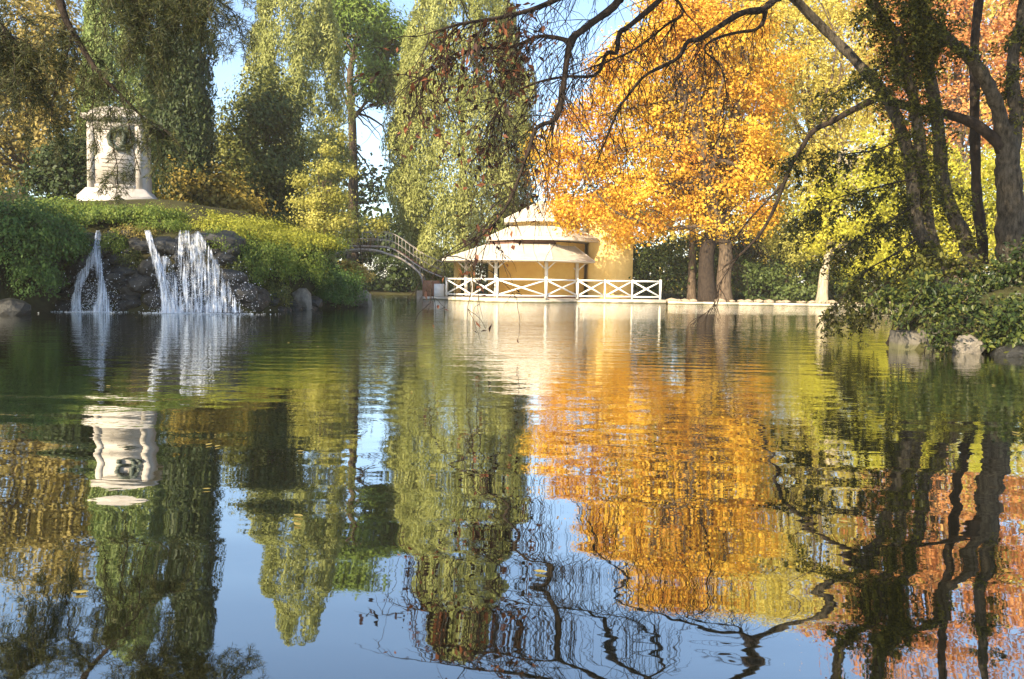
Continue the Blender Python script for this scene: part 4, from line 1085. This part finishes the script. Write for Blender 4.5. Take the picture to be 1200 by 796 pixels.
C1 = stem(ta, [(1140, 310, TD + .6), (1128, 275, TD + .6), (1107, 225, TD + .6), (1100, 156, TD + .5), (1088, 83, TD + .3), (1078, 42, TD), (1073, 0, TD), (1065, -80, TD), (1050, -180, TD)], 0.16, 0.08, 'bark_grey_shaded', 60)
D1 = stem(ta, [(1152, 310, TD + 1.2), (1151, 284, TD + 1.2), (1144, 211, TD + 1.2), (1142, 100, TD + 1.1), (1143, 38, TD + 1), (1150, -20, TD + 1), (1160, -140, TD + 1)], 0.12, 0.08, 'bark_dark', 50)
# overhanging limbs of A
H1 = stem(ta, [(742, -45, 12), (726, 0, 11.4), (691, 29, 11.2), (669, 49, 11), (662, 88, 11), (655, 131, 11), (647, 142, 11), (629, 150, 10.9), (619, 178, 10.8), (603, 222, 10.7), (585, 255, 10.6), (556, 282, 10.5), (520, 302, 10.5)], 0.06, 0.008, 'bark_dark', 50, 'limb', 7)
H1b = stem(ta, [(669, 49, 11), (650, 44, 11), (630, 43, 11), (600, 55, 10.9), (560, 58, 10.8), (520, 75, 10.7), (490, 95, 10.6)], 0.035, 0.007, 'bark_dark', 24, 'limb', 6)
H1c = stem(ta, [(760, -60, 12.3), (700, -25, 11.6), (640, 5, 11), (590, 20, 10.7), (540, 28, 10.5), (500, 40, 10.4)], 0.05, 0.008, 'bark_dark', 24, 'limb', 6)
H2 = stem(ta, [(830, -70, 14), (790, -20, 13), (770, 3, 12.6), (737, 31, 12.4), (726, 39, 12.3), (722, 62, 12.2), (711, 62, 12.2), (698, 88, 12.1), (662, 90, 12), (626, 98, 11.9), (595, 115, 11.8), (570, 150, 11.8)], 0.055, 0.008, 'bark_dark', 40, 'limb', 6)
H3 = stem(ta, [(925, -6, TD + 1), (908, 0, 15.6), (893, 12, 15), (870, 15, 14.6), (840, 33, 14.2), (820, 46, 14), (806, 49, 13.9), (793, 69, 13.8), (757, 88, 13.6), (737, 111, 13.5), (722, 135, 13.4), (700, 190, 13.3)], 0.075, 0.01, 'bark_dark', 40, 'limb', 6)
H4 = stem(ta, [(897, 8, 15.2), (895, 24, 15), (885, 35, 14.8), (865, 38, 14.6), (840, 45, 14.4), (825, 58, 14.3), (845, 80, 14.3), (852, 120, 14.3), (848, 150, 14.3)], 0.04, 0.006, 'bark_dark', 30, 'limb', 6)
H5 = stem(ta, [(800, -75, TD - 2.6), (760, -40, 13), (800, 10, 13), (780, 30, 13), (740, 60, 12.8), (690, 80, 12.7), (640, 100, 12.6)], 0.035, 0.007, 'bark_dark', 30, 'limb', 6)
H6 = stem(ta, [(1041, 70, TD), (1015, 90, TD - .3), (990, 103, TD - .5), (966, 115, TD - .6)], 0.035, 0.01, 'bark_dark', 14, 'limb', 6)
tw = []
for i, (pth, n, L, dr) in enumerate(((H1, 34, 1.1, .8), (H1b, 34, 1.0, .7), (H1c, 40, 1.0, .6), (H2, 34, 1.1, .8), (H3, 34, 1.2, .9), (H4, 14, 1.0, .9), (H5, 30, 1.1, .8))):
    tw += twigs(pth, int(n * 1.5), L * 1.15, dr, 0.0095, 200 + i, 2, 0.8, 0.12, 0.8, 5)
tubes_obj('twigs', tw, 'bark_dark', ta, 3)
left_tw = [q for q in tw if (q[0][-1][0] / q[0][-1][1]) < 0.03]
leaves_on(left_tw, 1.1, 0.12, 'L_brown', ta, 'withered_leaves', 210, 1.2, 0.45, 0.05)
# evergreen sprays clothing the stems
evl = []
for i, pth in enumerate((A1[8:38], B1[6:42], C1[6:46], B1[28:48], C1[28:48], H6)):
    evl += twigs(pth, [60, 95, 80, 55, 50, 30][i], 0.6, 0.5, 0.006, 230 + i, 2, 0.2, 0.0, 1.1, 3)
tubes_obj('ivy_shoots', evl, 'bark_dark', ta, 3)
leaves_on(evl, 12, 0.085, 'L_veil', ta, 'ivy_leaves', 240, 0.5, 0.5, 0.05, 0.05)
# leafy sprays left of the stems, shade put into their dark leaf colour
spr = []
for i, lst in enumerate((
        [(1072, 210, TD), (1045, 215, TD - .6), (1010, 225, TD - 1.2), (975, 235, TD - 1.6), (940, 262, TD - 2)],
        [(1070, 240, TD), (1040, 262, TD - .8), (1005, 280, TD - 1.5), (975, 300, TD - 2)],
        [(1060, 160, TD), (1030, 175, TD - .6), (995, 180, TD - 1), (960, 185, TD - 1.4), (930, 188, TD - 1.6)],
        [(1075, 280, TD - .5), (1045, 300, TD - 1.2), (1015, 318, TD - 1.8), (990, 345, TD - 2.2), (975, 365, TD - 2.4)],
        [(1080, 300, TD - .8), (1050, 325, TD - 1.6), (1020, 345, TD - 2.4), (1000, 380, TD - 2.6)])):
    pth = stem(ta, lst, 0.022, 0.005, 'bark_dark', 16, 'leafy_shoot', 5)
    spr += twigs(pth, 30, 0.75, 0.5, 0.005, 250 + i, 2, 0.6, 0.1, 0.8, 3)
tubes_obj('leafy_twigs', spr, 'bark_dark', ta, 3)
leaves_on(spr, 14, 0.1, 'L_near', ta, 'leaves', 260, 0.7, 0.42, 0.03, 0.1)

uc = [(np.array(q), r, .55) for q, r in (((3.2, 8.6, 9.6), 3.2), ((0.2, 7.2, 9.0), 2.6), ((7.2, 11, 10), 3.4), ((5.5, 7, 11), 2.8), ((9.5, 14, 10.5), 3.2), ((-2, 6.2, 8.8), 2.0))]  # unseen canopy added to keep sun off the stems and right bank
o, cc = crown(ta, uc, 1000, 40, 0.42, 0.15, 'L_near', 270, 0.2, name='unseen_crown')
limbs(ta, np.concatenate([B1[-6:], C1[-6:]]), cc[::20], 0.07, 'bark_dark', seed=8)

b0 = at(1186, 318, TD)
te_ = thing('grey_trunk_tree', 'thick grey trunk forking on the right bank with one long limb over water', 'tree', (b0[0], TD, gz(b0[0], TD)))
E = stem(te_, [(1188, 335, TD), (1186, 300, TD), (1184, 240, TD), (1182, 199, TD), (1180, 172, TD), (1176, 150, TD)], 0.32, 0.18, 'bark_grey_shaded', 40, 'trunk', 16)
E1 = stem(te_, [(1181, 195, TD), (1173, 140, TD), (1161, 105, TD - .2), (1141, 73, TD - .4), (1116, 50, TD - .6), (1093, 33, TD - .8), (1075, 0, TD - 1), (1040, -60, TD - 1.6), (960, -120, TD - 3)], 0.155, 0.07, 'bark_grey_shaded', 60)
E2 = stem(te_, [(1182, 200, TD), (1191, 140, TD + .2), (1187, 100, TD + .3), (1188, 55, TD + .4), (1196, 25, TD + .5), (1205, -40, TD + .5), (1225, -150, TD + .5)], 0.15, 0.08, 'bark_grey_shaded', 50)
Fb = stem(te_, [(1176, 178, TD), (1165, 163, TD), (1140, 145, TD + .2), (1110, 134, TD + .5), (1085, 130, TD + .8), (1055, 123, TD + 1.2), (1033, 115, TD + 1.5), (1003, 127, TD + 1.9), (978, 141, TD + 2.2), (953, 154, TD + 2.5), (938, 176, TD + 2.7), (925, 198, TD + 2.9), (908, 243, TD + 3.1), (890, 275, TD + 3.3), (866, 300, TD + 3.4), (848, 313, TD + 3.5)], 0.12, 0.025, 'bark_dark', 70, 'limb')
F2 = stem(te_, [(918, 215, TD + 3), (880, 255, TD + 3.2), (850, 285, TD + 3.3), (800, 265, TD + 3.3), (765, 245, TD + 3.3)], 0.03, 0.006, 'bark_dark', 24, 'limb', 5)
F3 = stem(te_, [(866, 300, TD + 3.4), (845, 330, TD + 3.4), (838, 355, TD + 3.4), (815, 378, TD + 3.3)], 0.02, 0.005, 'bark_dark', 16, 'limb', 5)
tw2 = []
for i, (pth, n, L) in enumerate(((Fb[24:], 26, 0.9), (F2, 16, 0.7), (F3, 18, 0.7))):
    tw2 += twigs(pth, n, L, 0.8, 0.013, 300 + i, 2, 0.7, 0.1, 0.9, 3)
tubes_obj('twigs', tw2, 'bark_dark', te_, 3)
leaves_on(tw2, 0.3, 0.07, 'L_brown', te_, 'withered_leaves', 310, 1.0, 0.45)
ev2 = []
for i, pth in enumerate((E1[16:], E2, E1[28:48])):
    ev2 += twigs(pth, 45, 0.6, 0.5, 0.006, 320 + i, 2, 0.2, 0.2, 1.1, 3)
tubes_obj('ivy_shoots', ev2, 'bark_dark', te_, 3)
leaves_on(ev2, 12, 0.09, 'L_veil', te_, 'ivy_leaves', 330, 0.5, 0.5, 0.05, 0.05)

# ------------------------------------------------------------------ cedar hanging in from the left
CX, CY = -13.0, 10.5
CZ = 0.6
cd = thing('cedar_tree', 'dark cedar drooping needle branches over the pond before the monument', 'tree', (CX, CY, CZ))
cpath = [(CX, CY, CZ - .3), (CX + .1, CY, 5), (CX, CY + .2, 10), (CX, CY, 15)]
trunk(cd, cpath, 0.45, 0.12, 'bark_dark')
CD = 9.0
cb = []
def cstem(lst, r0, r1, n=26): 
    p = stem(cd, lst, r0, r1, 'bark_dark', n, 'branch', 6); cb.append(p); return p
cstem([(-420, -60, 10.5), (-200, -120, 10), (0, -80, 9.4), (58, -40, CD), (70, 0, CD), (78, 25, CD), (90, 46, CD), (105, 70, CD), (120, 90, CD), (142, 112, CD), (168, 138, CD), (195, 160, CD)], 0.07, 0.008, 44)
cstem([(-400, 0, 10), (-150, -30, 9.6), (-30, 10, 9.2), (10, 40, 9), (30, 70, 9), (40, 110, 9)], 0.05, 0.008)
cstem([(-400, -150, 10.5), (-100, -160, 10), (80, -100, 9.6), (160, -50, 9.4), (200, -20, 9.3), (245, -5, 9.3), (272, 12, 9.3)], 0.06, 0.006)
cstem([(0, -80, 9.4), (60, -60, 9), (120, -30, 9), (160, 0, 9), (175, 30, 9), (180, 60, 9)], 0.03, 0.006)
cstem([(84, 36, CD), (80, 60, CD), (68, 90, CD), (62, 120, CD), (60, 145, CD)], 0.012, 0.004, 14)
cstem([(107, 74, CD), (111, 105, CD), (108, 140, CD), (114, 178, CD)], 0.007, 0.004, 14)
cstem([(126, 96, CD), (129, 125, CD), (131, 160, CD), (138, 200, CD), (136, 228, CD)], 0.007, 0.004, 14)
cstem([(142, 112, CD), (150, 140, CD), (155, 170, CD), (165, 205, CD)], 0.01, 0.004, 14)
cstem([(168, 138, CD), (190, 150, CD), (205, 165, CD), (220, 180, CD)], 0.01, 0.004, 14)
ct = []
for i, p in enumerate(cb):
    ct += twigs(p[len(p) // 3:] if i < 4 else p, (30, 60, 60, 46)[i] if i < 4 else 6, 0.7 if i < 4 else 0.3, 0.7, 0.006, 400 + i, 2, 0.5, 0.05, 0.9, 4 if i < 4 else 2)
tubes_obj('twigs', ct, 'bark_dark', cd, 3)
# needle tufts
def needles(lst, per, size, mat, parent, seed, name='needles'):
    g = np.random.default_rng(seed); C = []; A = []
    for q, _ in lst:
        i = g.integers(1, len(q), per); C.append(q[i]); A.append(unit(q[i] - q[i - 1]))
    C = np.concatenate(C); A = np.concatenate(A); n = len(C)
    d = unit(A * 0.6 + g.normal(size=(n, 3)) * 0.75)
    L = size * (0.6 + 0.8 * g.random(n))
    V, F = leaf_geo(C + d * L[:, None] * 0.5, g.normal(size=(n, 3)), d, L, np.full(n, 0.0075))
    return link(name, np_mesh(name, V - world_loc(parent), F, mat, g.random(n)), parent)
needles(ct, 38, 0.095, 'L_cedar', cd, 420)
# the rest of the crown above and beside the frame
o, cc = crown(cd, [(np.array(q), r, .5) for q, r in (((-14.5, 10.5, 7), 3.0), ((-18, 12.5, 8.2), 3.3), ((-16, 14.5, 7.5), 2.8), ((-13.5, 9.5, 9.5), 3.0), ((-15, 11, 12), 2.6), ((-13, 10.5, 15), 1.7), ((-20.5, 14.5, 8.2), 3.0), ((-14.2, 13.5, 9.2), 2.4))],
              1300, 36, 0.42, 0.19, 'L_cedar', 430, 0.2, 0.3, name='unseen_crown')
limbs(cd, spline(cpath, 20)[6:], cc[::26], 0.09, 'bark_dark', seed=44)

# ------------------------------------------------------------------ floating leaves
g = np.random.default_rng(91)
fl = MB()
spots = [(245, 522), (255, 524), (352, 530), (690, 571), (705, 569), (430, 372), (475, 369), (465, 366), (560, 366), (905, 391), (893, 393), (882, 391), (925, 402), (120, 404), (160, 372), (338, 402), (620, 440), (1190, 508), (760, 620), (95, 696)]
q6 = np.array([(0, -.5, 0), (.25, -.15, .004), (.2, .2, .006), (0, .5, .003), (-.2, .2, .005), (-.25, -.15, .002)])
lm = np_mesh('floating_leaf', q6, [np.array([(0, 1, 2, 3), (0, 3, 4, 5)])], 'L_tan', [0.5, 0.8])
spots += [(g.uniform(20, 1180), 372 + 300 * g.random() ** 2.2) for _ in range(22)]
for u, v in spots:
    d_ = at(u, v, 1.0) - np.array([0, 0, CAMH]); q = np.array([0, 0, CAMH]) + d_ * (CAMH / -d_[2])
    o = link('floating_leaf', lm, None, (q[0], q[1], 0.008)); sc = g.uniform(0.025, 0.05) + 0.003 * q[1]
    o.scale = (sc, sc, sc); o.rotation_euler = (0, 0, g.uniform(0, 6.3))
    tag(o, 'fallen tan leaf floating flat on the pond', 'leaf', 'fallen leaves floating on the pond')
